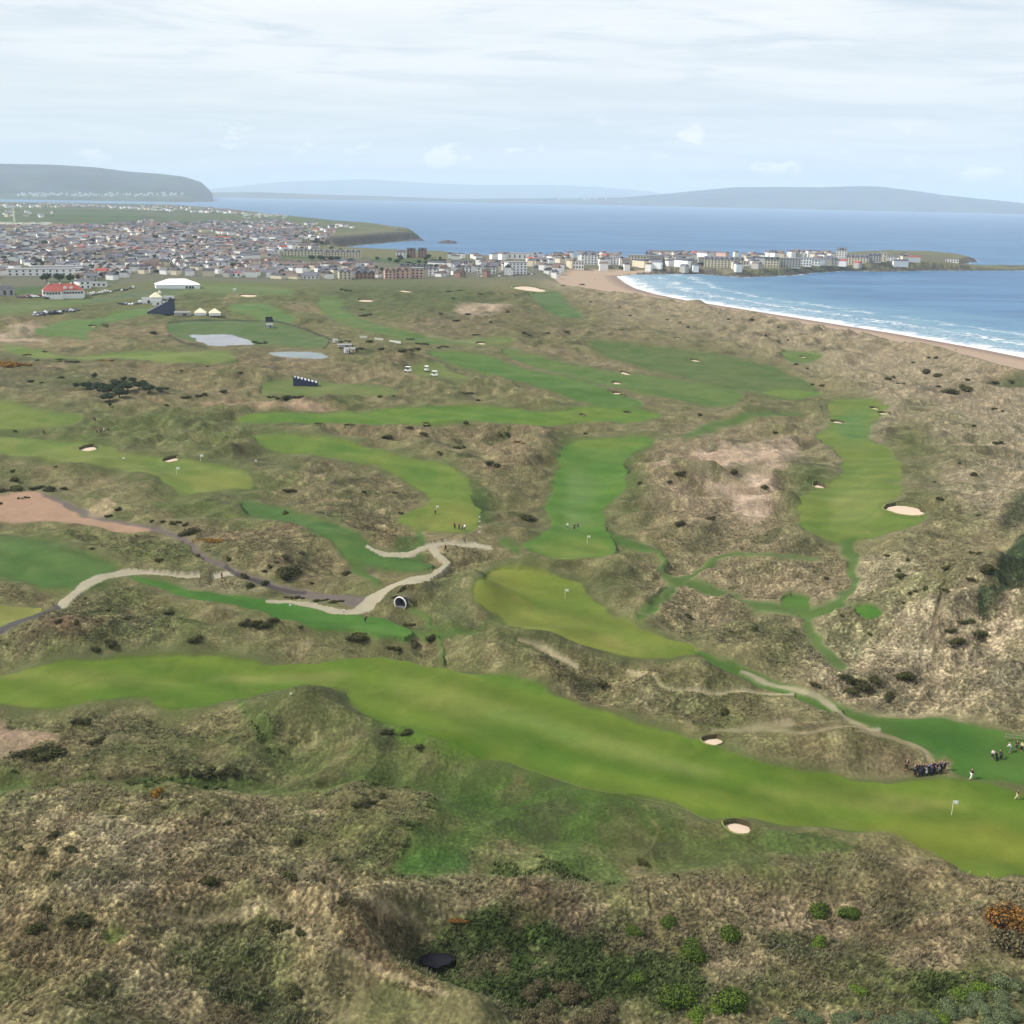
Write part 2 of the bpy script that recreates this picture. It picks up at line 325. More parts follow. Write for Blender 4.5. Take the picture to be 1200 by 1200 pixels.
fairway([(975, 470), (1000, 467), (1030, 470), (1040, 478), (1034, 487), (1020, 500), (1015, 515), (1040, 525), (1053, 540), (1056, 560), (1052, 580), (1042, 590), (1060, 603), (1082, 603), (1075, 613), (1040, 622), (1010, 632), (985, 637), (955, 630), (938, 618), (936, 598), (945, 580), (970, 568), (985, 555), (990, 545), (980, 530), (963, 518), (958, 510), (975, 495), (970, 480)], 10, alb(128, 142, 56), margin=9)
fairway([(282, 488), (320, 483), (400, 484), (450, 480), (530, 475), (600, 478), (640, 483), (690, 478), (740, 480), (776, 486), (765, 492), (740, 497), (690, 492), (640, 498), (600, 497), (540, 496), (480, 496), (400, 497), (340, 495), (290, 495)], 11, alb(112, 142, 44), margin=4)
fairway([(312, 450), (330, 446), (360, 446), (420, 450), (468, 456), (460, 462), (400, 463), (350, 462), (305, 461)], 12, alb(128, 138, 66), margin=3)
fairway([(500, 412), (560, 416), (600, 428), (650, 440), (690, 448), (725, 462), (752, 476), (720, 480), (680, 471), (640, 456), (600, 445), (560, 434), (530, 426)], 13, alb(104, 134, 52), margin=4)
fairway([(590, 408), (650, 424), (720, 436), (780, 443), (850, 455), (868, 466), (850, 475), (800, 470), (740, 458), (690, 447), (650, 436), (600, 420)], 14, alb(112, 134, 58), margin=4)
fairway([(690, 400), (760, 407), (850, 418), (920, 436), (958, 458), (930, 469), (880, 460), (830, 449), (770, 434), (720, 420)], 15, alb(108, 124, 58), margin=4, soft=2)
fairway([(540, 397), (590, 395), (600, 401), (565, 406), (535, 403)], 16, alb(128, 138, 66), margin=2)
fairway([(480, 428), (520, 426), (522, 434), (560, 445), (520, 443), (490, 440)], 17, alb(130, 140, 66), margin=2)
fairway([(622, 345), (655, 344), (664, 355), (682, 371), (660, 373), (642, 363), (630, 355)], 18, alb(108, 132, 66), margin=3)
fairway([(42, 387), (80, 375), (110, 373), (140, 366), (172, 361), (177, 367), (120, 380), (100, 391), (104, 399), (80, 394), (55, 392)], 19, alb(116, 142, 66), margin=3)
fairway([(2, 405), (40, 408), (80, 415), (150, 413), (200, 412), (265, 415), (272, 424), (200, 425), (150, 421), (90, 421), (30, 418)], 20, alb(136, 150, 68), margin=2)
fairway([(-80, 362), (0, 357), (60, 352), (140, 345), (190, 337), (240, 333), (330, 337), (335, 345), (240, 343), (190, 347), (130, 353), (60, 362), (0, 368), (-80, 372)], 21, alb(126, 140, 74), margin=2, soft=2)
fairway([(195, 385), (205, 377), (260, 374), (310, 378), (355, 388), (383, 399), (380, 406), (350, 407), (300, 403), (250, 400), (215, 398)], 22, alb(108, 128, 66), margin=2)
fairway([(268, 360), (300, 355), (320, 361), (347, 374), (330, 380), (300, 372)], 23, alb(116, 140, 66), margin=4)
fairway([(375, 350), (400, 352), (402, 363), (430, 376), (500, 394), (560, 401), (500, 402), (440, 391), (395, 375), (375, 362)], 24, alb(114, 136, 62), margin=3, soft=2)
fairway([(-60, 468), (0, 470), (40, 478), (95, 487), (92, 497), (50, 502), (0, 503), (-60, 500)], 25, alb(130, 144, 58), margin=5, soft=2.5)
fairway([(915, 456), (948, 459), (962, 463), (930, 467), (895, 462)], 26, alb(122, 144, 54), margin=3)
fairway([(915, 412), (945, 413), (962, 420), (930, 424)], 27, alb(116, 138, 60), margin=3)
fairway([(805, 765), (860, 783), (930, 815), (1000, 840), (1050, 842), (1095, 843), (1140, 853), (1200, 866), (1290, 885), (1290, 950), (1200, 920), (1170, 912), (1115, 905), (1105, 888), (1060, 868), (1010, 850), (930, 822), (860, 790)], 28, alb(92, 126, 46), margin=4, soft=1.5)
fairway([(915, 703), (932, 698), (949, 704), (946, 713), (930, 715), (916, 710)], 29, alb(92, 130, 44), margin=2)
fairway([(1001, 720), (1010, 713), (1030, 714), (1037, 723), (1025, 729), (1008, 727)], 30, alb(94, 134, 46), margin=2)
for P, rid, c, soft in FW:
    layer(P, c, soft, 1, 0.0, 1.0, rid, sm=False)
# mown walks through the rough
WALK = alb(96, 124, 48)
for q, w in [(((722, 628), (745, 634), (772, 642), (781, 655), (778, 668), (791, 681), (782, 697), (768, 714), (742, 728)), [10, 8, 9, 16, 12]),
          (((790, 681), (812, 674), (828, 657), (848, 648), (900, 652), (965, 653)), [10, 9, 5, 3]),
          (((790, 683), (822, 688), (860, 697), (880, 710), (925, 716), (960, 716), (985, 708)), [9, 9, 12, 8]),
          (((994, 630), (998, 648), (996, 665), (1003, 680), (993, 696), (972, 714), (938, 724), (955, 745), (968, 762), (988, 782)), [17, 12, 9, 11, 12, 14]),
          (((800, 512), (828, 501), (860, 493), (905, 488), (940, 484)), [9, 8, 6, 3]),
          (((500, 605), (490, 620), (497, 645)), [20, 12, 8]), (((415, 655), (428, 672), (445, 686)), [16, 10, 8]),
          (((588, 632), (604, 640), (600, 650)), [10, 12]), (((480, 735), (510, 742), (560, 738), (600, 742)), [6, 4, 5]),
          (((515, 770), (520, 745), (500, 725), (478, 710)), [5, 4, 4]), (((975, 714), (1005, 716)), [5, 5]),
          (((850, 780), (920, 808), (985, 834), (1040, 855), (1095, 888)), [9, 9, 11, 9])]:
    line(q, w, WALK, 2.0, .9, 0.1, .85, 31)
# tones inside the mown grass
for x, y, rx, ry, c, a in [(560, 830, 110, 16, alb(142, 152, 62), 12), (100, 795, 130, 7, alb(140, 148, 60), 2), (330, 793, 90, 6, alb(156, 158, 74), 0), (760, 905, 150, 12, alb(92, 128, 28), 12), (700, 868, 160, 12, alb(144, 154, 68), 17), (1010, 935, 130, 10, alb(150, 154, 66), 4), (1120, 985, 110, 22, alb(140, 146, 44), 8),
        (500, 868, 70, 12, alb(90, 128, 26), 14), (970, 925, 60, 14, alb(104, 128, 34), 4), (150, 780, 60, 5, alb(104, 132, 34), 0), (600, 800, 40, 6, alb(96, 134, 40), 10),
        (670, 640, 46, 13, alb(140, 148, 60), 0), (675, 585, 20, 40, alb(122, 150, 74), 4), (655, 580, 10, 34, alb(86, 126, 36), 0), (715, 520, 46, 6, alb(130, 148, 52), 0),
        (620, 690, 50, 16, alb(148, 152, 52), 10), (680, 725, 60, 14, alb(122, 134, 48), 18), (740, 755, 40, 8, alb(158, 160, 70), 14),
        (520, 608, 40, 14, alb(156, 154, 66), 0), (500, 560, 40, 10, alb(106, 136, 48), 20), (370, 522, 60, 6, alb(106, 136, 44), 6),
        (1000, 500, 22, 20, alb(98, 144, 70), 0), (1000, 590, 34, 28, alb(148, 158, 74), 0), (960, 605, 14, 22, alb(116, 136, 40), 0), (1010, 475, 26, 6, alb(124, 144, 56), 0),
        (240, 562, 50, 9, alb(150, 152, 60), 6), (60, 525, 70, 6, alb(142, 152, 68), 6), (445, 742, 38, 5, alb(110, 148, 60), 8), (1110, 872, 90, 14, alb(84, 124, 44), 6),
        (700, 487, 50, 5, alb(140, 150, 56), 0), (430, 488, 60, 3, alb(128, 150, 56), 0), (590, 488, 50, 4, alb(98, 138, 44), 0), (378, 629, 14, 5, alb(74, 116, 40), 0)]:
    blob(x, y, rx, ry, c, .6, ang=a, soft=min(rx, ry)*.6)
# tracks, roads, sand
for q, w, c, k in [(((605, 757), (640, 768), (680, 778)), [3, 4, 4], alb(184, 172, 138), .9), (((728, 784), (780, 805), (820, 815), (880, 818), (930, 818)), [2.5, 5, 5, 4], alb(184, 172, 138), .9),
        (((822, 856), (870, 851), (920, 852), (950, 862), (975, 857), (1025, 855)), [4, 5, 6, 6], alb(192, 180, 146), .95), (((1000, 860), (1040, 866), (1070, 880), (1090, 894)), [10, 7, 5, 4], alb(170, 158, 122), .85),
        (((870, 790), (930, 812), (970, 826), (1000, 850), (1012, 856)), [4, 6, 7, 7], alb(180, 170, 134), .9), (((765, 965), (770, 1060), (790, 1110), (830, 1160)), [3, 6, 8], alb(124, 122, 66), .5),
        (((735, 720), (780, 735), (805, 755)), [3, 3], alb(140, 132, 98), .7), (((1040, 565), (1100, 570), (1180, 560)), [3, 4], alb(140, 126, 96), .4), (((1090, 672), (1100, 720), (1090, 760)), [6, 7], alb(128, 108, 84), .5),
        (((1165, 560), (1172, 575), (1178, 588)), [2, 2], alb(170, 158, 120), .6), (((200, 425), (150, 445), (100, 432), (70, 432)), [2, 2], alb(150, 138, 104), .5), (((140, 494), (190, 482), (215, 468), (200, 462), (170, 460)), [2, 3, 3], alb(140, 134, 86), .6),
        (((855, 605), (880, 615), (890, 625)), [3, 3], alb(150, 136, 108), .6), (((820, 680), (890, 690), (870, 698)), [2, 2], alb(160, 148, 118), .4),
        (((500, 393), (550, 400), (560, 404)), [2, 2], alb(160, 150, 116), .5), (((440, 468), (500, 462), (540, 452)), [2, 2], alb(152, 140, 104), .6), (((430, 468), (520, 474), (580, 470)), [2, 2], alb(150, 138, 104), .6)]:
    line(q, w, c, .8, k, .1, .3)
line([(40, 582), (75, 590), (110, 606), (150, 616), (190, 621), (215, 635), (240, 655), (265, 666), (300, 680), (350, 692), (400, 700), (430, 703)], [7, 9, 8, 7, 7, 6, 6, 8, 10, 12], alb(132, 120, 112), .6, 1, 0, 1, 32)
layer([(-60, 583), (0, 582), (20, 578), (45, 579), (70, 590), (92, 604), (130, 612), (170, 618), (180, 622), (150, 624), (110, 618), (60, 610), (0, 609), (-60, 608)], SAND, .8, 1, 0, 1, 33)
layer([(100, 600), (125, 587), (137, 592), (130, 602), (110, 606)], alb(190, 168, 136), 2, .7)
for q, w in [(((428, 644), (450, 651), (480, 650), (505, 642), (530, 640), (560, 641), (579, 643)), [3, 5, 5, 4, 4]),
             (((506, 643), (519, 655), (523, 665), (515, 672), (500, 680), (470, 685), (442, 696), (426, 709), (410, 715), (380, 711), (340, 705), (305, 703)), [6, 8, 7, 6, 6, 9, 11, 8, 6, 4, 4]),
             (((70, 711), (90, 698), (108, 684), (150, 673), (185, 672), (232, 675)), [6, 12, 7, 4, 4]), (((250, 676), (266, 674), (280, 673)), [4, 6])]:
    line(q, w, GRAV, .4, 1, 0, 1, 34)
line([(-80, 775), (0, 740), (30, 728), (58, 716), (72, 709)], [10, 7, 6, 4], alb(96, 92, 92), .4, 1, 0, 1, 35)
line([(262, 664), (285, 676), (330, 688), (358, 692)], [5, 5, 4], alb(84, 80, 80), .5, .85, 0, 1)
layer([(222, 393), (245, 391), (272, 392), (297, 402), (270, 404), (244, 405)], alb(196, 200, 208), .5, 1, 0, 1, 36)
layer([(316, 414), (345, 411), (384, 416), (374, 420), (350, 420)], alb(176, 190, 194), .5, 1, 0, 1, 37)
layer([(137, 340), (200, 336), (210, 342), (150, 350), (100, 356)], alb(112, 120, 84), 2, .6)
line([(195, 392), (215, 402), (245, 408)], 3, alb(58, 60, 48), .8, .8)
line([(196, 380), (210, 376), (300, 375), (350, 384), (384, 396), (386, 402), (378, 409)], 2.2, alb(66, 72, 52), .5, .8)
for q in [((300, 1083), (345, 1086), (385, 1098), (430, 1128), (480, 1160), (530, 1185)), ((390, 1098), (412, 1074), (440, 1068), (475, 1065), (500, 1073)), ((180, 1090), (240, 1088), (300, 1083))]:
    line(q, [3, 6, 7, 5], alb(188, 172, 136), 1.6, .8, .5, .1)
# town ground, fields and caravans beyond
layer([(-160, 345), (0, 343), (60, 340), (110, 338), (150, 332), (200, 328), (250, 328), (300, 331), (380, 328), (470, 328), (560, 327), (640, 327), (640, 318), (700, 316), (860, 316), (960, 312), (1040, 310), (1040, 300), (900, 300), (600, 302), (500, 306), (440, 303), (380, 294), (330, 270), (200, 272), (0, 266), (-160, 262)], alb(112, 112, 96), 2, .8, .2, .6)
FLD = alb(84, 100, 62)
layer([(-160, 268), (0, 262), (120, 264), (230, 272), (330, 262), (380, 262), (460, 268), (400, 258), (300, 250), (200, 242), (100, 234), (-160, 228)], FLD, 2, .9, .1, .6)
for q, c in [(((65, 256), (150, 262), (200, 258), (140, 250), (60, 250)), alb(84, 108, 58)), (((120, 262), (200, 268), (230, 262), (170, 256)), alb(76, 98, 54)), (((0, 248), (60, 250), (55, 244), (0, 242)), alb(98, 110, 70)),
             (((150, 246), (250, 252), (270, 256), (180, 254)), alb(100, 104, 76)), (((80, 243), (150, 245), (120, 240), (60, 239)), alb(98, 92, 78)), (((330, 275), (400, 272), (440, 270), (380, 263), (330, 265)), alb(96, 100, 70)),
             (((225, 275), (300, 285), (390, 290), (330, 283), (250, 277)), alb(50, 58, 48)), (((325, 297), (400, 299), (395, 305), (330, 304)), alb(90, 112, 66)), (((440, 302), (520, 305), (600, 309), (560, 313), (500, 312), (430, 306)), alb(78, 104, 58)),
             (((870, 318), (930, 316), (990, 314), (980, 318), (920, 321)), alb(84, 110, 62)), (((1000, 300), (1050, 296), (1110, 300), (1130, 306), (1060, 308), (1000, 308)), alb(112, 108, 86)), (((15, 336), (100, 334), (100, 342), (15, 344)), alb(80, 108, 56)), (((60, 325), (130, 323), (140, 333), (70, 336)), alb(96, 110, 76))]:
    layer(q, c, 1.0, .85, .1, .7, sm=False)
for y0, x0_, x1_ in [(241, -60, 150), (246, 0, 240), (252, -60, 190), (258, 60, 230), (264, -60, 60), (262, 110, 240), (268, 150, 235), (249, 220, 330)]:
    line([(x0_, y0), ((x0_+x1_)/2, y0+.8), (x1_, y0+3)], .9, alb(44, 56, 40), .3, .8)
# ---------------------------------------------------------------- lie of the land
beach_px = [(1330, 444), (1260, 430), (1200, 419), (1150, 409), (1100, 400), (1050, 391), (1000, 383), (950, 375), (900, 367), (850, 359), (800, 351), (770, 345), (745, 338), (732, 331), (723, 324)]
shore_px = [(740, 322), (800, 321), (830, 322), (870, 325), (925, 323), (950, 320), (990, 317.5), (1040, 318), (1100, 317), (1140, 317), (1195, 317), (1230, 316),
            (1225, 313), (1180, 313), (1120, 312), (1112, 310.5), (1128, 309.5), (1146, 306), (1125, 302), (1090, 299), (1030, 298), (960, 302), (840, 307), (700, 308), (600, 307), (545, 304), (505, 299)]
west_px = [(505, 299), (470, 298.5), (440, 298), (405, 295), (385, 292)]
cliff_px = [(385, 292), (420, 287.5), (450, 285), (475, 282.5), (500, 281), (480, 279), (468, 277), (492, 275), (470, 273), (455, 270), (440, 268), (400, 265), (350, 260), (300, 253), (250, 247), (200, 242.5), (150, 238.5), (100, 235), (50, 233), (0, 231.5), (-300, 223)]
def Z0(p): return at_z([q[0] for q in p], [q[1] for q in p], 0.0)[:, :2]
bw, sw, ww, cw = Z0(beach_px), Z0(shore_px), Z0(west_px), Z0(cliff_px)
first = bw[0]; d0 = bw[0]-bw[2]; d0 /= np.linalg.norm(d0)
bw = np.concatenate([[first+d0*900], bw])
coast = np.concatenate([bw, sw, ww[1:], cw[1:], [(-9000, 9000), (-9000, -600), (900, -600)]])
bwS = spline(bw, False, 4)
crest_px = [(1330, 478), (1260, 456), (1200, 437), (1165, 428), (1120, 415), (1090, 412), (1050, 400), (1010, 389), (975, 384), (930, 376), (900, 370.5), (860, 365), (800, 355), (760, 350), (710, 337), (680, 331)]
crest = spline(at_z([p[0] for p in crest_px], [p[1] for p in crest_px], 13.0)[:, :2], False, 4)
ctrl = [(600, 1195, 12), (200, 1100, 17), (0, 1180, 20), (60, 985, 15), (300, 960, 13), (300, 915, 8.5), (0, 915, 9), (600, 930, 9), (900, 1000, 10), (1150, 1190, 17), (1190, 960, 9), (900, 850, 10), (0, 800, 10), (400, 800, 9), (300, 700, 10), (600, 700, 11),
        (900, 700, 10), (1150, 820, 12), (1190, 690, 28), (1260, 640, 42), (1190, 590, 24), (1100, 500, 15), (1190, 480, 17), (1000, 450, 11), (0, 600, 12), (300, 600, 12), (600, 600, 11), (900, 560, 14), (0, 480, 14), (300, 480, 12), (600, 470, 11), (900, 470, 10),
        (300, 400, 13), (0, 400, 14), (600, 380, 15), (560, 360, 19), (0, 350, 15), (300, 340, 14), (500, 330, 11), (640, 330, 8), (100, 300, 17), (300, 290, 17), (100, 270, 24), (200, 250, 24), (380, 262, 19), (430, 272, 17), (0, 245, 26), (-100, 300, 18), (480, 312, 7), (600, 312, 8),
        (750, 312, 8), (850, 312, 9), (950, 308, 8), (1030, 303, 20), (1090, 303, 18), (1000, 312, 6), (1100, 314, 4), (1180, 315, 2), (300, 250, 20), (1030, 860, 10), (750, 430, 9), (850, 440, 9)]
CT = np.array([[*at_z(a, b, c)[:2], c] for a, b, c in ctrl])
# named mounds: px, py, half-width px, half-height px, height m
mounds = [(360, 835, 60, 26, 3.5), (520, 872, 70, 16, 2.6), (110, 550, 34, 10, 2.2), (168, 562, 34, 10, 2.4), (60, 655, 60, 12, 2), (560, 705, 40, 22, 5), (486, 700, 40, 16, 3.5), (400, 640, 60, 16, 2.5), (330, 660, 40, 12, 3), (180, 600, 50, 14, 2.5),
          (640, 750, 60, 12, 2.2), (740, 700, 40, 14, 2), (670, 668, 60, 10, 2.6), (960, 880, 90, 20, 3.5), (980, 820, 60, 14, 2.5), (800, 810, 70, 14, 2.5), (210, 430, 60, 9, 4), (270, 445, 60, 9, 4), (150, 460, 50, 8, 3), (460, 430, 60, 8, 4), (430, 415, 50, 6, 4),
          (510, 452, 60, 7, 3), (560, 365, 80, 16, 5), (520, 505, 90, 7, 3), (620, 530, 40, 20, 4), (700, 460, 60, 6, 2), (640, 465, 60, 9, 3), (860, 570, 90, 30, 4), (830, 530, 60, 10, 3), (780, 580, 60, 22, 5), (900, 650, 70, 16, 3), (930, 680, 70, 14, 3),
          (1050, 690, 50, 30, 4), (1040, 745, 70, 24, 4), (1120, 560, 80, 30, 5), (1100, 470, 100, 14, 4), (950, 480, 60, 10, 3), (860, 490, 60, 8, 2.5), (200, 1000, 120, 40, 3), (100, 1100, 120, 40, 3), (430, 985, 100, 35, 3.5), (380, 1150, 80, 40, 4), (680, 1180, 90, 30, -2), (560, 1120, 80, 35, -5),
          (930, 1040, 120, 20, 2), (1130, 1040, 100, 20, 1.5), (70, 745, 90, 16, 4), (200, 740, 70, 14, 3), (330, 735, 60, 10, 2.5), (300, 370, 60, 6, 3), (30, 395, 60, 6, 2.5), (900, 870, 40, 10, 1), (600, 335, 40, 8, 4), (560, 770, 50, 12, 1.5), (1130, 740, 60, 16, 3), (300, 915, 400, 7, -1.2)]
MD = np.array([[*at_z(a, b, 11)[:2], *(at_z(a+c, b, 11)[:2]-at_z(a, b, 11)[:2]), *(0.5*(at_z(a, b-d, 11)[:2]-at_z(a, b+d, 11)[:2])), h] for a, b, c, d, h in mounds])

POND_Z = 8.2
RIDGES = [([(300, 1083), (345, 1086), (385, 1098), (430, 1128), (480, 1160), (530, 1185), (560, 1205)], 2.6, 2.6), ([(390, 1098), (412, 1074), (440, 1068), (475, 1065), (500, 1073)], 3.4, 2.8), ([(1080, 778), (1115, 757), (1150, 735), (1200, 702), (1270, 665)], 5, 7),
          ([(100, 1085), (160, 1078), (240, 1090), (300, 1083)], 1.6, 4), ([(130, 930), (200, 925), (300, 930), (430, 925), (480, 935)], 2.0, 7), ([(240, 590), (300, 600), (380, 625)], 1.4, 5), ([(720, 335), (800, 357), (900, 374), (1010, 392), (1100, 418), (1165, 433)], 2.2, 13),
          ([(600, 745), (660, 742), (720, 760), (780, 785), (850, 800)], 1.2, 5), ([(640, 665), (680, 662), (720, 672), (770, 690)], 2.0, 5), ([(440, 432), (490, 424), (530, 436)], 2.0, 6), ([(860, 490), (930, 476), (1000, 462)], 1.5, 8)]
# polar grid seen from the drone's foot, fine enough for every hummock
R = [6.0]
while R[-1] < 60: R.append(R[-1]*1.12)
while R[-1] < 7200:
    r = R[-1]; st = r*r/95*0.00076
    if r < 95: st = max(st, .6)
    R.append(r+min(st, 2.6 if r < 1350 else (2.6+(r-1350)*0.012)))
R = np.array(R); AZ = np.linspace(rad(-35), rad(35), 1330)
rr, aa = np.meshgrid(R, AZ, indexing='ij')
GX = (rr*np.sin(aa)).astype(f32); GY = (rr*np.cos(aa)).astype(f32)
nR, nA = GX.shape
print('grid', nR, nA)
num = np.zeros_like(GX); dn = np.zeros_like(GX)
for x, y, z in CT:
    w = 1/((GX-x)**2+(GY-y)**2+900)**1.5; num += w*z; dn += w
TB = num/dn
dcr = seg_dist(GX, GY, crest)
TB += 6.0*np.exp(-(dcr/34)**2)
for x, y, ax, ay, bx, by, h in MD:
    det = ax*by-ay*bx
    u = ((GX-x)*by-(GY-y)*bx)/det; v = (-(GX-x)*ay+(GY-y)*ax)/det
    q = u*u+v*v; TB += np.where(q < 4, h*np.exp(-1.4*q)-h*math.exp(-5.6), 0).astype(f32)
isl = inside(GX, GY, coast)
sb = seg_dist(GX, GY, bwS); sw_ = seg_dist(GX, GY, ww); so_ = np.minimum(seg_dist(GX, GY, sw), seg_dist(GX, GY, cw))
pb = np.where(sb < 90, sb*.034, 3.06+(sb-90)*.32)
pw = np.where(sw_ < 60, sw_*.05, 3+(sw_-60)*.5)
po = np.where(so_ < 3, so_*.7, 2.1+(so_-3)*np.where(so_ < 14, .35, .6)) + fbm(GX, GY, 34, 4, 5, .6)*7
prof = np.minimum(np.minimum(pb, pw), po)
dmin = np.minimum(np.minimum(sb, sw_), so_)
BASE = np.where(isl, np.minimum(TB, prof), -np.minimum(dmin*.04+.15, 6)).astype(f32)
# painted map read at each vertex (first pass: on the base land)
def sample(px, py, maps):
    u = np.clip((px-X0)*S-.5, 0, RW-1.001); v = np.clip((py-Y0)*S-.5, 0, RH-1.001)
    iu = u.astype(int); iv = v.astype(int); fu = (u-iu).astype(f32); fv = (v-iv).astype(f32)
    out = []
    for m in maps:
        a, b, c, d = m[iv, iu], m[iv, iu+1], m[iv+1, iu], m[iv+1, iu+1]
        if m.ndim == 3: fu_, fv_ = fu[..., None], fv[..., None]
        else: fu_, fv_ = fu, fv
        out.append((a*(1-fu_)+b*fu_)*(1-fv_)+(c*(1-fu_)+d*fu_)*fv_)
    return out, reg[np.clip(np.round(v).astype(int), 0, RH-1), np.clip(np.round(u).astype(int), 0, RW-1)]
WXp = (.9*pn(GX/5.5, GY/5.5, 61)+1.7*pn(GX/17, GY/17, 62)+.35*pn(GX/1.8, GY/1.8, 63)).astype(f32); WYp = (.9*pn(GX/5.5+7, GY/5.5, 64)+1.7*pn(GX/17+7, GY/17, 65)).astype(f32)
PX, PY = to_px(GX+WXp, GY+WYp, BASE)
(ALB, TUS, FLAT), REG = sample(PX, PY, (albm, tus, flat))
REG = np.where(isl, REG, 0)
land = isl & (BASE > 2.7)
town = ss(rr, 1230, 1420)*0 + ss(-PY, -346, -330)
near_beach = np.exp(-(sb/260)**2)
(FB,), _q = sample(PX, PY, (blur(flat, 9),))
rough = (1-np.clip(FLAT*1.15, 0, 1))*(1-town*.93)
relief = (1-np.clip(np.maximum(np.where(FLAT > .8, FLAT, 0), np.maximum(FB, FLAT*.6))*1.2, 0, 1))*(1-town*.93)
rm = relief*ss(BASE, 3.0, 6.0)
# hummocks: warped ridged noise
wx = GX+9*pn(GX/60, GY/60, 91); wy = GY+9*pn(GX/60, GY/60, 92)
rid1 = 1-np.abs(pn(wx/58, wy/44, 11))*2.1
rid2 = 1-np.abs(pn(wx/25, wy/19, 12))*2.0
n3_ = fbm(GX, GY, 11, 3, 13, .55)
near = np.clip(1.15-rr/900, .35, 1)
amp = 0.55+0.6*ss(fbm(GX, GY, 160, 2, 14), -.2, .35)
Hd = rm*amp*(4.0*(rid1-.45)+3.0*(rid2-.45)+1.3*((1-np.abs(pn(wx/12, wy/9, 17))*2)-.45)+1.9*n3_)*(.55+.45*TUS)
Hd += rm*near_beach*ss(BASE, 7, 11)*(4.6*(pn(GX/42, GY/42, 21))+3.4*pn(GX/19, GY/19, 22))
Hf = (1-town)*ss(BASE, 3, 6)*(1.5*fbm(GX, GY, 38, 2, 15)+.34*pn(GX/11, GY/11, 16))
Hm = BASE+Hd+Hf
for pts_, hgt_, wd_ in RIDGES:
    P_ = spline(at_z([q[0] for q in pts_], [q[1] for q in pts_], 13.0)[:, :2], False, 4)
    dd_ = seg_dist(GX, GY, P_); Hm += hgt_*np.exp(-(dd_/wd_)**2)*(1-FLAT)
pc_ = at_z(513, 1131, POND_Z)
qd = np.hypot((GX-pc_[0])/2.7, (GY-pc_[1])/2.3)
Hm = np.where(qd < 5, Hm+(POND_Z+.35+np.maximum(qd-1, 0)*.9-Hm)*ss(-qd, -4.2, -1.6), Hm)
Hm = np.where(qd < 1.05, POND_Z-1.0*ss(-qd, -1.05, -.85)+.2, Hm)
# grassy ledges keep clear sight lines over mown ground behind them
ang = (Hm-CAM[2])/rr
lim = np.where(((FLAT > .8) & (town < .5)) | (isl & (sb < 58*ss(PX, 990, 1190)) & (PX > 1000) & (rr < 1400)), ang, 9.0)
m = np.minimum.accumulate(lim[::-1], axis=0)[::-1]
cap = CAM[2]+rr*m
over = Hm-(cap-.15)
k_ = ss(over, -0.3, 2.5)
Hm = np.where((over > -.3) & (FLAT < .8), Hm-np.maximum(over, 0)*.9*1.0, Hm)
# marram tussocks, built as relief
tt = (rough*(1-.85*np.clip(FB, 0, 1))*TUS*ss(BASE, 3.2, 5)).astype(f32)
fine = np.clip((900-rr)/500, 0, 1)
t1 = fbm(GX, GY, 2.6, 2, 31); t2 = pn(GX/1.05, GY/1.05, 33); t3 = pn(GX/.55+3, GY/.55, 35)
lump = .46*t1+.34*np.abs(t2)*fine+.16*t3*ss(-rr, -330, -200)
Hm += tt*lump*1.15
H = np.where(isl, Hm, BASE).astype(f32)
H = np.where(isl, np.maximum(H, np.minimum(BASE, 2.5)), H)
def ground(x, y):
    r = math.hypot(x, y); a = math.atan2(x, y)
    i = min(max(np.searchsorted(R, r)-1, 0), nR-2); u = (r-R[i])/(R[i+1]-R[i]); v = (a-AZ[0])/(AZ[1]-AZ[0]); j = min(max(int(v), 0), nA-2); v = min(max(v-j, 0), 1); u = min(max(u, 0), 1)
    return float((H[i, j]*(1-v)+H[i, j+1]*v)*(1-u)+(H[i+1, j]*(1-v)+H[i+1, j+1]*v)*u)
def at(px, py):
    d = ray(px, py); a = math.atan2(d[0], d[1]); hs = math.hypot(d[0], d[1]); v = (a-AZ[0])/(AZ[1]-AZ[0]); j = min(max(int(round(v)), 0), nA-1)
    zr = CAM[2]+R*(d[2]/hs); hit = np.nonzero(zr <= H[:, j])[0]
    if len(hit) == 0: return None
    i = hit[0]; r = R[i]
    if i > 0:
        a0 = zr[i-1]-H[i-1, j]; a1 = H[i, j]-zr[i]; r = R[i-1]+(R[i]-R[i-1])*a0/(a0+a1+1e-9)
    x, y = r*d[0]/hs, r*d[1]/hs
    return Vector((x, y, ground(x, y)))
def mpp(p): return (Vector(p)-Vector(CAM)).length/F      # metres per photo pixel there

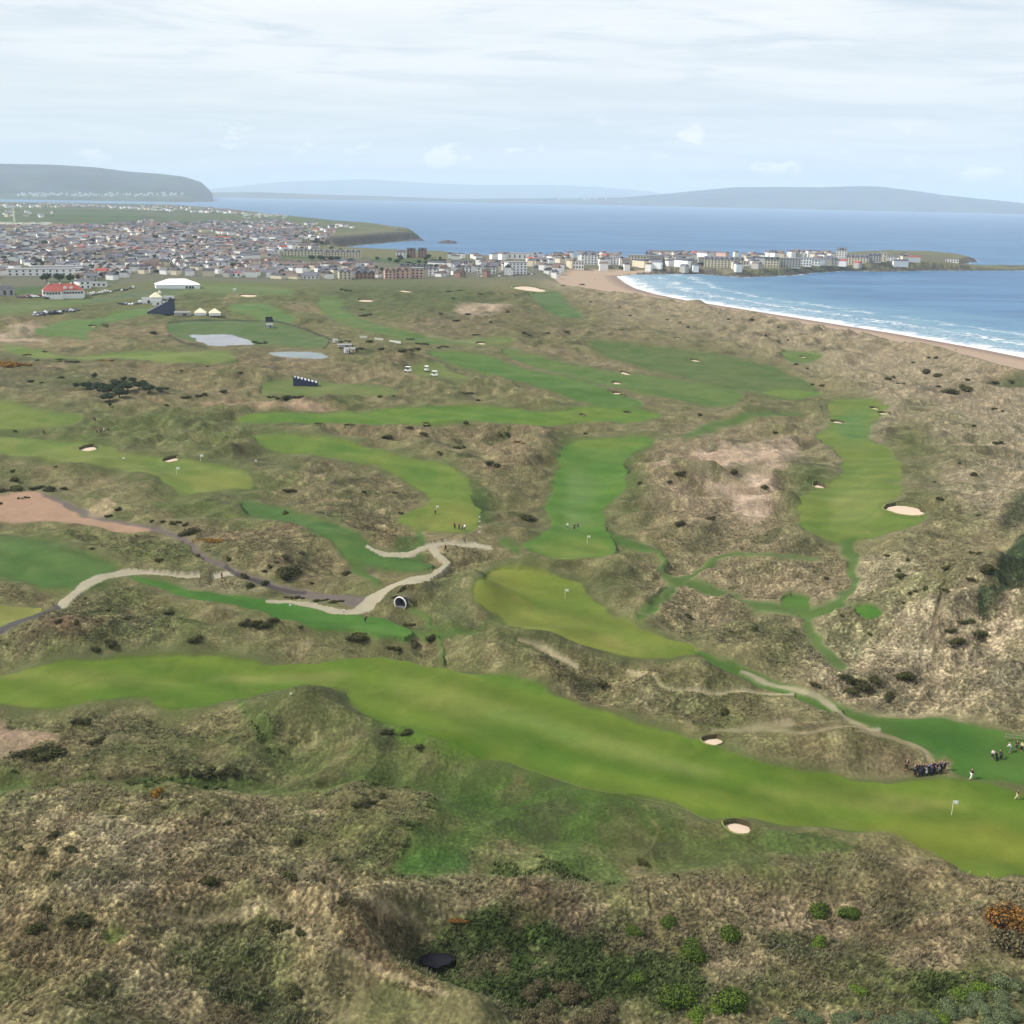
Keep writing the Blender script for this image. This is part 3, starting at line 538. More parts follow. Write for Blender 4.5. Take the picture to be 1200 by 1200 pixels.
# ---------------------------------------------------------------- bunkers: hollows in the ground, the sand laid in later
bunk = [(865, 968, 17, 7.5, 'big'), (836, 867, 13, 5.5, ''), (104, 525, 11, 3.2, ''), (201, 538, 9, 3.2, ''), (1061, 596, 23, 6.5, ''), (960, 569, 8, 2.6, ''), (982, 494, 7, 2.2, ''), (1025, 478, 5, 1.8, ''), (1036, 484, 7.5, 1.8, ''), (733, 437, 6, 2, ''), (723, 448.5, 5.5, 2.2, ''),
        (723, 460, 6, 1.6, ''), (815, 422, 6, 1.4, ''), (943, 418, 4, 1.4, ''), (429, 352, 9, 2.2, ''), (475, 341, 7, 1.9, ''), (564, 402, 6.5, 1.3, ''), (109, 382, 4.5, 1.4, ''), (124, 382, 3.5, 1.4, ''), (53, 412, 3.5, 1.2, ''), (32, 416, 5, 1.3, ''),
        (735, 483, 4.5, 1.2, ''), (683, 486, 4, 1.2, ''), (410, 498, 7, 1.4, ''), (373, 496.5, 5, 1.2, ''), (500, 496, 4, 1, ''), (794, 396, 4, 1.2, ''), (71, 421.5, 4, 1.1, ''), (620, 338, 17, 4.5, ''), (291, 346, 10, 3, '')]
BK = []
for bx, by, rx, ry, nm in bunk:
    c = at(bx, by); e = at_z(bx+rx, by, c.z); a_ = max((Vector(e)-c).length, 1.2)
    f0, f1 = at_z(bx, by-ry, c.z), at_z(bx, by+ry, c.z); b_ = max((Vector(f0)-Vector(f1)).length/2, 1.2)
    ux = Vector((e[0]-c.x, e[1]-c.y, 0)).normalized(); uy = Vector((-ux.y, ux.x, 0))
    b_ = min(b_, a_*2.2)
    BK.append((c, a_, b_, ux, uy, bx, by))
    u = ((GX-c.x)*ux.x+(GY-c.y)*ux.y)/a_; v = ((GX-c.x)*uy.x+(GY-c.y)*uy.y)/b_
    q = np.sqrt(u*u+v*v)
    zc_ = float(c.z)
    H[:] = np.where(q < 1.9, H+(zc_-H)*ss(-q, -1.9, -1.15)*.9, H)
    H[:] = np.where(q < 1.04, H-2.2*ss(-q, -1.04, -.9), H)
TUN = at(470, 709); TM = mpp(TUN); TR = 8.2*TM; ct_, st_ = math.cos(.45), math.sin(.45)
lx_ = (GX-TUN.x)*ct_-(GY-TUN.y)*st_; ly_ = (GX-TUN.x)*st_+(GY-TUN.y)*ct_
qf_ = ss(-np.hypot(lx_/(TR*2.2), (ly_+4.2)/4.6), -1, -.55)
H[:] = H+(np.minimum(H, TUN.z-.3)-H)*qf_
qb_ = ss(-np.hypot(lx_/(TR*4.2), (ly_-5.5)/6.5), -1, -.35)*(ly_ > -.3)
H[:] = np.maximum(H, H+(TUN.z+TR*1.6-H)*qb_)
H[:] = np.where((np.abs(lx_) < TR*.92) & (ly_ > -1.0) & (ly_ < 4.2), np.minimum(H, TUN.z-.35), H)
# ---------------------------------------------------------------- colour at each vertex

nz = fbm(GX, GY, 34, 3, 41); nz2 = fbm(GX, GY, 7, 3, 42); nz3 = fbm(GX, GY, 90, 2, 43)
rg = (1-FLAT)
c1 = (alb(88, 102, 52)-ALB)*(ss(nz, .05, .45)*.55*rg*(1-town)*(1-.8*np.clip(near_beach*1.3, 0, 1)))[..., None]
c2 = (alb(150, 132, 104)-ALB)*(ss(-nz3-.3*nz2, .08, .5)*.5*rg*(1-town)*ss(ALB[..., 0], .05, .10))[..., None]
ALB = ALB+c1+c2
hA = fbm(GX, GY, 9, 3, 55); hB = fbm(GX, GY, 12, 3, 56); hC = fbm(GX, GY, 6, 3, 57); hw = rg*(1-town)*ss(BASE, 3.5, 5)*(.45+.55*TUS)
for nn_, cc_, th_ in ((hA, (72, 88, 40), .12), (hB, (104, 84, 66), .14), (hC, (186, 172, 132), .13), (-hA, (132, 118, 88), .2), (-hB, (84, 96, 56), .16)):
    kk_ = 1.0 if cc_[0] != 186 else ss(ALB[..., 0], .03, .09)
    kk_ = kk_*(1-.55*ss(PX, 740, 860)*ss(-PY, -880, -800))
    if cc_[1] > cc_[0]: kk_ = 1-.85*np.clip(near_beach*1.3+ss(PX, 900, 1020)*.5, 0, 1)
    ALB = ALB+(alb(*cc_)-ALB)*(ss(nn_, th_, th_+.22)*.42*hw*kk_)[..., None]
mw = FLAT*(REG > 0)*(REG < 32)
ALB = ALB+(ALB*np.array((.70, .88, .72), f32)-ALB)*(mw*ss(fbm(GX+.5*GY, GY, 26, 3, 58), -.05, .3)*.75)[..., None]
ALB = ALB+(ALB*np.array((1.22, 1.10, 1.25), f32)-ALB)*(mw*ss(fbm(GX, GY-.4*GX, 14, 3, 59), .08, .35)*.7)[..., None]
ALB = ALB*(1+.10*np.sin((GX*.5+GY*.86)*.55)*mw*np.clip(1.3-rr/500, 0, 1))[..., None]
ALB *= (1+.16*nz2*rg+.10*nz2+.07*pn(GX/2.4, GY/2.4, 48)*(1-rg))[..., None]
ALB = ALB + (alb(150, 150, 70)-ALB)*(ss(nz2+.4*nz, .1, .6)*.16*FLAT*(REG < 31)*(REG > 0))[..., None]
scrub = (ss(fbm(GX, GY, 16, 3, 47), .22, .42)*rg*.5*(1-town)*ss(BASE, 5, 8))
ALB = ALB+(alb(72, 74, 50)-ALB)*scrub[..., None]
# tussock colour by lump height: darker in the gaps, brighter and strawier on the heads
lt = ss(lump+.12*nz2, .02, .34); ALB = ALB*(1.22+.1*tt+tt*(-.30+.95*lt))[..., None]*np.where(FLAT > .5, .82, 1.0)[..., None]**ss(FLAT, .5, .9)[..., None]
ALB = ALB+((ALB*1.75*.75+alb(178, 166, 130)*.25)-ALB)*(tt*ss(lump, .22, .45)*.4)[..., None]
# beach sand, wet at the edge; rock at the cliffs
sandm = isl & (np.minimum(sb, sw_*1.6) < 150) & (BASE < 3.6+.5*nz)
sk = (ss(-BASE, -4.0, -3.0)*(np.minimum(sb, sw_*1.6) < 170)).astype(f32)*isl
sandc = alb(214, 186, 160)+(alb(176, 150, 134)-alb(214, 186, 160))*ss(-BASE, -.9, -.2)[..., None]
ALB = ALB+(sandc-ALB)*sk[..., None]
REG = np.where(sk > .5, 38, REG)
slope_r = ((so_ < 26) & isl & (sb > 60) & (BASE < 9)).astype(f32)*(so_ < 10+8*fbm(GX, GY, 30, 2, 51))
ALB = ALB+(alb(92, 84, 84)-ALB)*(slope_r*.9)[..., None]
hl = ss(-seg_dist(GX, GY, Z0([(395, 289), (450, 284), (475, 281)])), -75, -25)*isl
ALB = ALB+(alb(70, 62, 66)-ALB)*(hl*.8)[..., None]
ALB = ALB*(1+(np.array((.95, .93, .90), f32)-1)*(rg*(1-town)*(1-sk))[..., None])
ALB = ALB*(1+(np.array((.95, .98, 1.3), f32)-1)*mw[..., None])
ALB = np.clip(ALB, .004, .8)
TUSv = tt
print('land done')

def mat(name, base=(.5, .5, .5), rough=.8, metal=0, noise=None, emit=None, spec=.3):
    m = bpy.data.materials.new(name); m.use_nodes = True; nt = m.node_tree; b = nt.nodes['Principled BSDF']
    b.inputs['Roughness'].default_value = rough; b.inputs['Metallic'].default_value = metal; b.inputs['Specular IOR Level'].default_value = spec
    sc_, k = noise or (1.5, .12)
    g = N(nt, 'ShaderNodeNewGeometry'); n = N(nt, 'ShaderNodeTexNoise', Scale=sc_, Detail=4.0); nt.links.new(g.outputs['Position'], n.inputs['Vector'])
    v = math_node(nt, 'MULTIPLY_ADD', n.outputs[0], 2*k, 1-k)
    cc = N(nt, 'ShaderNodeCombineXYZ'); [nt.links.new(v, cc.inputs[i]) for i in range(3)]
    nt.links.new(mixcol(nt, 1.0, (*base, 1), cc.outputs[0], 'MULTIPLY'), b.inputs['Base Color'])
    return m
def land_mat():
    m = bpy.data.materials.new('links_turf'); m.use_nodes = True; nt = m.node_tree; b = nt.nodes['Principled BSDF']
    b.inputs['Roughness'].default_value = .9; b.inputs['Specular IOR Level'].default_value = .12
    a = N(nt, 'ShaderNodeAttribute', attribute_name='albedo'); t = N(nt, 'ShaderNodeAttribute', attribute_name='tussock')
    g = N(nt, 'ShaderNodeNewGeometry')
    n = N(nt, 'ShaderNodeTexNoise', Scale=1.6, Detail=5.0, Roughness=.7); nt.links.new(g.outputs['Position'], n.inputs['Vector'])
    n2 = N(nt, 'ShaderNodeTexNoise', Scale=5.5, Detail=3.0, Roughness=.7); nt.links.new(g.outputs['Position'], n2.inputs['Vector'])
    sp = smooth(nt, n.outputs[0], .33, .67)
    t4 = math_node(nt, 'MULTIPLY', t.outputs['Fac'], 1.25, None, True)
    amt = math_node(nt, 'MULTIPLY_ADD', t4, .85, .10)
    v = math_node(nt, 'MULTIPLY_ADD', math_node(nt, 'SUBTRACT', sp, .5), amt, 1.0)
    v2 = math_node(nt, 'MULTIPLY', v, math_node(nt, 'MULTIPLY_ADD', math_node(nt, 'SUBTRACT', n2.outputs[0], .5), math_node(nt, 'MULTIPLY_ADD', t4, .9, .12), 1.0))
    cc = N(nt, 'ShaderNodeCombineXYZ'); [nt.links.new(v2, cc.inputs[i]) for i in range(3)]
    cA = mixcol(nt, 1.0, a.outputs['Color'], cc.outputs[0], 'MULTIPLY')
    nt.links.new(mixcol(nt, math_node(nt, 'MULTIPLY', math_node(nt, 'MULTIPLY', smooth(nt, n.outputs[0], .53, .66), t4), .5), cA, mixcol(nt, 1.0, cA, (1.8, 1.74, 1.6), 'MULTIPLY')), b.inputs['Base Color'])
    bp = N(nt, 'ShaderNodeBump', Strength=.5, Distance=.25); nt.links.new(math_node(nt, 'MULTIPLY', v2, t.outputs['Fac']), bp.inputs['Height']); nt.links.new(bp.outputs[0], b.inputs['Normal'])
    return m
LAND = land_mat()
def grid_object(name, mask_faces, verts, nrm, alb_, tus_, mtl, kind='structure'):
    ii, jj = np.nonzero(mask_faces)
    if len(ii) == 0: return None
    q = np.stack([ii*nA+jj, (ii+1)*nA+jj, (ii+1)*nA+jj+1, ii*nA+jj+1], 1)[:, ::-1]
    u, inv = np.unique(q, return_inverse=True); inv = inv.reshape(-1)
    me = bpy.data.meshes.new(name); me.vertices.add(len(u)); me.vertices.foreach_set('co', verts[u].ravel())
    me.loops.add(len(inv)); me.loops.foreach_set('vertex_index', inv.astype(np.int32))
    me.polygons.add(len(q)); me.polygons.foreach_set('loop_start', np.arange(0, len(inv), 4, dtype=np.int32)); me.polygons.foreach_set('loop_total', np.full(len(q), 4, np.int32))
    me.polygons.foreach_set('use_smooth', np.ones(len(q), bool))
    me.update()
    if alb_ is not None:
        ca = me.attributes.new('albedo', 'FLOAT_COLOR', 'POINT'); ca.data.foreach_set('color', np.concatenate([alb_[u], np.ones((len(u), 1), f32)], 1).astype(f32).ravel())
    ta = me.attributes.new('tussock', 'FLOAT', 'POINT'); ta.data.foreach_set('value', tus_[u].astype(f32))
    if nrm is not None: me.normals_split_custom_set_from_vertices(nrm[u].tolist() if False else nrm[u])
    me.materials.append(mtl)
    o = bpy.data.objects.new(name, me); COL.objects.link(o); o['kind'] = kind
    return o
V = np.stack([GX, GY, H], -1).reshape(-1, 3).astype(f32)
dR = np.gradient(np.stack([GX, GY, H], -1), axis=0); dA = np.gradient(np.stack([GX, GY, H], -1), axis=1)
NR = np.cross(dA, dR); NR /= np.linalg.norm(NR, axis=2)[..., None]+1e-9
NR = np.where(NR[..., 2:3] < 0, -NR, NR).reshape(-1, 3).astype(f32)
fid = REG[:-1, :-1]
keep = (isl[:-1, :-1] | isl[1:, 1:] | (dmin[:-1, :-1] < 40))
names = {0: 'ground', 31: 'mown_walk', 32: 'service_road', 33: 'sand_waste', 34: 'gravel_path', 35: 'tarmac_path', 36: 'hardstanding', 37: 'hardstanding', 38: 'beach'}
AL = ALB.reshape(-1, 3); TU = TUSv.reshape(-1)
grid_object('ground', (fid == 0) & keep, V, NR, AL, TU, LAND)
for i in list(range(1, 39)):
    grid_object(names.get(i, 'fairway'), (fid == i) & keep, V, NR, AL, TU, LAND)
print('land meshes')

# ---------------------------------------------------------------- sea
R2 = [640.0]
while R2[-1] < 60000: R2.append(R2[-1]*1.0+max(3.0, R2[-1]**2/105*.0011))
R2 = np.array(R2); A2 = np.linspace(rad(-40), rad(42), 420)
r2, a2 = np.meshgrid(R2, A2, indexing='ij'); SX = (r2*np.sin(a2)).astype(f32); SY = (r2*np.cos(a2)).astype(f32)
ds = seg_dist(SX, SY, bwS); dso = np.minimum(seg_dist(SX, SY, sw), np.minimum(seg_dist(SX, SY, cw), seg_dist(SX, SY, ww)))
print('sea grid', SX.shape)
nA_old = nA; nA = len(A2)
seaV = np.stack([SX, SY, np.zeros_like(SX)], -1).reshape(-1, 3).astype(f32)
def sea_mat():
    m = bpy.data.materials.new('sea_water'); m.use_nodes = True; nt = m.node_tree; b = nt.nodes['Principled BSDF']
    a = N(nt, 'ShaderNodeAttribute', attribute_name='shore'); o2 = N(nt, 'ShaderNodeAttribute', attribute_name='tussock')
    g = N(nt, 'ShaderNodeNewGeometry')
    def nz(scale, s, d=4.0, rot=.0, dist=.4, rough_=.6):
        mp = N(nt, 'ShaderNodeMapping'); mp.inputs['Scale'].default_value = s; mp.inputs['Rotation'].default_value = (0, 0, rot); nt.links.new(g.outputs['Position'], mp.inputs[0])
        n = N(nt, 'ShaderNodeTexNoise', Scale=scale, Detail=d, Roughness=rough_, Distortion=dist); nt.links.new(mp.outputs[0], n.inputs['Vector']); return n.outputs[0]
    ROT = .62
    big = nz(.004, (.5, 1.6, 1), 4, .1); mid = nz(.02, (.35, 1.8, 1), 4, .1)
    sh = a.outputs['Fac']
    deep = mixcol(nt, smooth(nt, big, .35, .65), (.028, .10, .22), (.055, .15, .28))
    deep = mixcol(nt, math_node(nt, 'MULTIPLY', smooth(nt, mid, .48, .62), .6), deep, (.018, .065, .16))
    turq = mixcol(nt, smooth(nt, mid, .4, .7), (.085, .19, .28), (.14, .26, .33))
    wav = nz(.012, (1, 1, 1), 2)
    she = math_node(nt, 'ADD', sh, math_node(nt, 'MULTIPLY_ADD', wav, 240.0, -120.0))
    col = mixcol(nt, math_node(nt, 'SUBTRACT', 1.0, smooth(nt, she, 40.0, 300.0)), deep, turq)
    # breakers lie along the shore
    f1 = nz(.05, (1, 1, 1), 5, 0, 1.0, .65); f2 = nz(.25, (1, 1, 1), 4, 0, .6, .7)
    wob = math_node(nt, 'MULTIPLY_ADD', f1, 90.0, -45.0)
    s2 = math_node(nt, 'ADD', sh, wob)
    sn = math_node(nt, 'SINE', math_node(nt, 'MULTIPLY', s2, .13))
    brk = nz(.018, (1, 1, 1), 3, 0, .5, .6)
    lines = math_node(nt, 'MULTIPLY', smooth(nt, math_node(nt, 'ADD', sn, math_node(nt, 'MULTIPLY_ADD', f2, 2.0, -1.0)), .6, 1.15), smooth(nt, brk, .40, .52))
    zone = math_node(nt, 'SUBTRACT', 1.0, smooth(nt, sh, 70.0, 165.0))
    foam = math_node(nt, 'MULTIPLY', lines, zone)
    wash = math_node(nt, 'SUBTRACT', 1.0, smooth(nt, math_node(nt, 'ADD', s2, math_node(nt, 'MULTIPLY_ADD', f2, 40.0, -20.0)), 2.0, 30.0))
    lace = math_node(nt, 'MULTIPLY', math_node(nt, 'MULTIPLY', smooth(nt, f2, .46, .62), .5), math_node(nt, 'SUBTRACT', 1.0, smooth(nt, sh, 25.0, 110.0)))
    foam = math_node(nt, 'MAXIMUM', math_node(nt, 'MAXIMUM', foam, wash), lace)
    rk = math_node(nt, 'MULTIPLY', math_node(nt, 'SUBTRACT', 1.0, smooth(nt, math_node(nt, 'ADD', o2.outputs['Fac'], math_node(nt, 'MULTIPLY_ADD', f1, 30.0, -15.0)), 0.0, 10.0)), .55)
    foam = math_node(nt, 'MAXIMUM', foam, rk)
    col = mixcol(nt, foam, col, (.72, .74, .74))
    nt.links.new(col, b.inputs['Base Color'])
    b.inputs['Roughness'].default_value = .42; b.inputs['IOR'].default_value = 1.33; b.inputs['Specular IOR Level'].default_value = .28
    w1 = nz(.22, (.35, 1.2, 1), 6, .1, .5, .65); bp = N(nt, 'ShaderNodeBump', Strength=.8, Distance=1.4)
    nt.links.new(math_node(nt, 'ADD', w1, math_node(nt, 'MULTIPLY', foam, .6)), bp.inputs['Height']); nt.links.new(bp.outputs[0], b.inputs['Normal'])
    return m
SEA = sea_mat()
so2 = grid_object('sea', np.ones((len(R2)-1, len(A2)-1), bool), seaV, None, None, np.minimum(dso, 500).reshape(-1), SEA)
at_ = so2.data.attributes.new('shore', 'FLOAT', 'POINT')
uq = np.arange(len(seaV)); at_.data.foreach_set('value', np.minimum(ds, 900).reshape(-1).astype(f32))
nA = nA_old

# ---------------------------------------------------------------- far hills across the water
def far_hill(name, prof, dist, depth, base_z=-2, color=(90, 104, 82), seed=1, off=0):
    pxs = np.linspace(prof[0][0], prof[-1][0], 260); pys = np.interp(pxs, [p[0] for p in prof], [p[1] for p in prof])
    D = ray(pxs, pys); D = D/np.hypot(D[:, 0], D[:, 1])[:, None]
    top = CAM[2]+D[:, 2]*dist
    nv = 14; vs = np.zeros((nv, 260, 3))
    for k in range(nv):
        t = k/(nv-1); r = dist-depth+2*depth*t
        s = math.sin(math.pi*t)**.8
        x, y = D[:, 0]*r, D[:, 1]*r
        n = fbm(x, y, depth*.9, 4, seed)*(1-abs(2*t-1))
        hgt = top*(s)*(1+.35*n*(1-s)) if k != nv//2 else top
        vs[k, :, 0], vs[k, :, 1], vs[k, :, 2] = x, y, np.where(s < .01, base_z, np.maximum(hgt, 1.0))
    me = bpy.data.meshes.new(name); fc = []
    for k in range(nv-1):
        for j in range(259): a = k*260+j; fc.append((a, a+1, a+261, a+260))
    me.from_pydata(vs.reshape(-1, 3).tolist(), [], fc); me.polygons.foreach_set('use_smooth', [True]*len(fc))
    m = bpy.data.materials.new(name); m.use_nodes = True; nt = m.node_tree; b = nt.nodes['Principled BSDF']; b.inputs['Roughness'].default_value = .95; b.inputs['Specular IOR Level'].default_value = .05
    g = N(nt, 'ShaderNodeNewGeometry'); n = N(nt, 'ShaderNodeTexNoise', Scale=.0016, Detail=5.0, Roughness=.65); nt.links.new(g.outputs['Position'], n.inputs['Vector'])
    v = N(nt, 'ShaderNodeTexVoronoi', Scale=.0045); nt.links.new(g.outputs['Position'], v.inputs['Vector'])
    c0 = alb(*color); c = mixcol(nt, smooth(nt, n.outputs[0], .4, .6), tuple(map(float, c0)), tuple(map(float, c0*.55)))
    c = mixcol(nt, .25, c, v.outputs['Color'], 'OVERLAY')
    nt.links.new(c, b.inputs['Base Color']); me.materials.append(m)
    o = bpy.data.objects.new(name, me); COL.objects.link(o); o['kind'] = 'structure'; return o
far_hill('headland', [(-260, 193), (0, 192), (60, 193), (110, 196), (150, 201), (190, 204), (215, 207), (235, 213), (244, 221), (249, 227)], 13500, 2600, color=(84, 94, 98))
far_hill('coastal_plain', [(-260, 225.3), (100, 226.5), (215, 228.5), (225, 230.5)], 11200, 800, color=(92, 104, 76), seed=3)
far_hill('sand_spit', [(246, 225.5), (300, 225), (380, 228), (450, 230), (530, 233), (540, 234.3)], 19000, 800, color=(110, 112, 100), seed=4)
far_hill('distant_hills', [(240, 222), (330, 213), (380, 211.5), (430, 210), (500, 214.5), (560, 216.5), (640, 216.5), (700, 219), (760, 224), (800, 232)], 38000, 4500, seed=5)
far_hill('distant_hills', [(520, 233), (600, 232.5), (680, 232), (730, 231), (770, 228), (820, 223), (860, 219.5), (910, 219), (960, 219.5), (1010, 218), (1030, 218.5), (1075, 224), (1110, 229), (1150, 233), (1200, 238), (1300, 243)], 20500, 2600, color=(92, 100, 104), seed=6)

# ---------------------------------------------------------------- air
hz = bpy.data.meshes.new('haze'); import bmesh
bm = bmesh.new(); bmesh.ops.create_cube(bm, size=1); bm.to_mesh(hz); bm.free()
ho = bpy.data.objects.new('haze', hz); COL.objects.link(ho); ho['kind'] = 'stuff'
ho.scale = (130000, 70000, 560); ho.location = (0, 33000, 272)
hm = bpy.data.materials.new('haze_air'); hm.use_nodes = True; nt = hm.node_tree; nt.nodes.clear()
mo = N(nt, 'ShaderNodeOutputMaterial'); pv = N(nt, 'ShaderNodeVolumePrincipled', Density=5.6e-5, Anisotropy=0.0)
pv.inputs['Color'].default_value = (.73, .87, 1.0, 1); nt.links.new(pv.outputs[0], mo.inputs['Volume']); hz.materials.append(hm)
# ================================================================ things
def C3(r, g, b, il=1.15): return tuple(float(v) for v in alb(r, g, b, il))
MT = {}
def MM(key, col, rough=.8, k=.12, sc=1.2, metal=0, spec=.3, il=1.15):
    if key not in MT: MT[key] = mat(key, C3(*col, il), rough, metal, (sc, k), None, spec)
    return MT[key]
class MB:
    def __init__(s): s.v = []; s.f = []; s.m = []; s.cur = 0
    def poly(s, pts, faces):
        n = len(s.v); s.v += [tuple(p) for p in pts]; s.f += [tuple(i+n for i in f) for f in faces]; s.m += [s.cur]*len(faces)
    def box(s, cx, cy, z0, w, d, h, rz=0, taper=1.0):
        c, q = math.cos(rz), math.sin(rz); P = []
        for z, t in ((z0, 1), (z0+h, taper)):
            for sx, sy in ((-1, -1), (1, -1), (1, 1), (-1, 1)):
                x, y = sx*w/2*t, sy*d/2*t; P.append((cx+x*c-y*q, cy+x*q+y*c, z))
        s.poly(P, [(3, 2, 1, 0), (4, 5, 6, 7), (0, 1, 5, 4), (1, 2, 6, 5), (2, 3, 7, 6), (3, 0, 4, 7)])
    def gable(s, cx, cy, z0, w, d, h, ov=.3, hip=0.0, t=.18):
        W2, D2 = w/2+ov, d/2+ov; r = max(W2-hip, .01)
        P = [(-W2, -D2, z0), (W2, -D2, z0), (W2, D2, z0), (-W2, D2, z0), (-r, 0, z0+h), (r, 0, z0+h)]
        P = [(a+cx, b+cy, c) for a, b, c in P]
        s.poly(P, [(0, 1, 5, 4), (2, 3, 4, 5), (1, 2, 5), (3, 0, 4), (3, 2, 1, 0)])
    def pent(s, cx, cy, z0, w, d, h, g):   # walls with gable ends
        x, y = w/2, d/2
        P = [(-x, -y, 0), (x, -y, 0), (x, y, 0), (-x, y, 0), (-x, -y, h), (x, -y, h), (x, y, h), (-x, y, h), (-x, 0, h+g), (x, 0, h+g)]
        s.poly([(a+cx, b+cy, c+z0) for a, b, c in P], [(3, 2, 1, 0), (0, 1, 5, 4), (2, 3, 7, 6), (1, 2, 6, 9, 5), (3, 0, 4, 8, 7)])
    def cyl(s, p0, p1, r0, r1=None, n=8, cap=True):
        p0, p1 = Vector(p0), Vector(p1); r1 = r0 if r1 is None else r1
        d = (p1-p0).normalized(); a = d.orthogonal().normalized(); b = d.cross(a)
        P = [p0+(a*math.cos(t)+b*math.sin(t))*r0 for t in [2*math.pi*i/n for i in range(n)]]+[p1+(a*math.cos(t)+b*math.sin(t))*r1 for t in [2*math.pi*i/n for i in range(n)]]
        F_ = [(i, (i+1) % n, (i+1) % n+n, i+n) for i in range(n)]
        if cap: F_ += [tuple(range(n))[::-1], tuple(range(n, 2*n))]
        s.poly(P, F_)
    def ball(s, c, r, sz=1.0, n=8):
        P = []; F_ = []
        for i in range(n//2+1):
            t = math.pi*i/(n//2)
            for j in range(n): P.append((c[0]+r*math.sin(t)*math.cos(2*math.pi*j/n), c[1]+r*math.sin(t)*math.sin(2*math.pi*j/n), c[2]+r*sz*math.cos(t)))
        for i in range(n//2):
            for j in range(n): a = i*n+j; b_ = i*n+(j+1) % n; F_.append((a, a+n, b_+n, b_))
        s.poly(P, F_)
    def build(s, name, mats, parent=None, loc=None, smooth=False):
        me = bpy.data.meshes.new(name); me.from_pydata(s.v, [], s.f)
        for m in (mats if isinstance(mats, (list, tuple)) else [mats]): me.materials.append(m)
        if s.m: me.polygons.foreach_set('material_index', s.m)
        if smooth: me.polygons.foreach_set('use_smooth', [True]*len(s.f))
        me.update(); o = bpy.data.objects.new(name, me); COL.objects.link(o)
        if parent: o.parent = parent
        if loc is not None: o.location = loc
        return o
def empty(name, loc=(0, 0, 0), rz=0.0):
    o = bpy.data.objects.new(name, None); COL.objects.link(o); o.location = loc; o.rotation_euler = (0, 0, rz); o.empty_display_size = .5; return o
KIDS = {}
def kids(o):
    return [c for c in o.children]
def copy_tree(o, parent=None):
    c = o.copy(); COL.objects.link(c); c.parent = parent
    for ch in kids(o): copy_tree(ch, c)
    return c
USED = set()
def inst(proto, loc, rz=0, sc=1.0):
    if proto not in USED: USED.add(proto); o = proto
    else: o = copy_tree(proto)
    o.location = loc; o.rotation_euler = (0, 0, rz)
    o.scale = (sc, sc, sc) if isinstance(sc, (int, float)) else sc
    return o
def drop_unused(protos):
    for p in protos:
        if p not in USED:
            for c in kids(p):
                for g in kids(c): bpy.data.objects.remove(g)
                bpy.data.objects.remove(c)
            bpy.data.objects.remove(p)
LM = [('the round foreground bunker', 865, 968), ('the tan track bunker', 836, 867), ('the dark pond', 513, 1131), ('the stone tunnel mouth', 470, 704), ('the largest right-hand bunker', 1061, 596),
      ('the pink sand waste', 70, 600), ('the crowd by the track end', 1085, 902), ('the lone player on the green', 1138, 907), ('the orange gorse bush', 1190, 1072), ('the fork of the gravel path', 506, 643), ('the green walk crossing', 790, 682),
      ('the snaking fairway bunkers', 1036, 484), ('the mid-course bunkers', 727, 449), ('the navy grandstand', 190, 358), ('the white sand-covered patch', 262, 397), ('the pale blue patch', 350, 416), ('the large white marquee', 208, 335),
      ('the red-roofed clubhouse', 72, 342), ('the pink apartment block', 473, 320), ('the navy viewing stand', 357, 447), ('the dark thicket', 135, 455), ('the yellow gorse hedge', 20, 427), ('the two white buggies', 492, 436), ('the pink bare dune', 575, 360),
      ('the beach end', 690, 328), ('the dark right hillside', 1170, 650), ('the lime green strip', 420, 744), ('the orange ditch gorse', 183, 927), ('the left fairway bunkers', 104, 525), ('the wide central green', 620, 700),
      ('the small lower tee', 1019, 721), ('the bare pink hollows', 870, 560), ('the beach dune crest', 1020, 400), ('the corner thicket', 1160, 1185), ('the trampled bottom track', 800, 1110), ('the reddish heath patch', 90, 742),
      ('the practice oval', 290, 390), ('the green hollow', 505, 1015), ('the far beach dunes', 780, 385), ('the tan left hillside', 120, 1010), ('the left bare patch', 20, 865), ('the pale sand band', 320, 472), ('the dark road', 320, 685), ('the tan right slope', 1120, 480),
      ('the middle fairway', 690, 570), ('the lower-left edge', 30, 1150), ('the bottom middle thicket', 650, 1170), ('the main fairway mound', 360, 832)]
REGS = []
def put(o, desc, px, py, cat, group=None, label=None): REGS.append((o, desc, px, py, cat, group, label)); o['category'] = cat; return o
ORD = ['first', 'second', 'third', 'fourth', 'fifth', 'sixth', 'seventh', 'eighth', 'ninth', 'tenth', 'eleventh', 'twelfth'] + ['%dth' % i for i in range(13, 80)]
def finish_labels():
    txt = {}
    for r in REGS:
        o, desc, px, py, cat, group, label = r
        if group: o['group'] = group
        if label: o['label'] = label; continue
        best = sorted(LM, key=lambda l: math.hypot(l[1]-px, 1.8*(l[2]-py)))[0]
        dx, dy = px-best[1], (py-best[2])*1.8; d = math.hypot(dx, dy)
        if abs(dx) > abs(dy): rel = 'left of' if dx < 0 else 'right of'
        else: rel = 'behind' if dy < 0 else 'in front of'
        if d < 8: rel = 'beside'
        elif d < 34: rel = 'just '+rel
        txt.setdefault(f'{desc} {rel} {best[0]}', []).append(r)
    for t, rs in txt.items():
        if len(rs) == 1: rs[0][0]['label'] = t; continue
        rs.sort(key=lambda r: (r[2], r[3]))
        for i, r in enumerate(rs):
            e = 'leftmost' if i == 0 else 'rightmost' if i == len(rs)-1 else ORD[i]+' from left'
            r[0]['label'] = f'{t}, {e}'

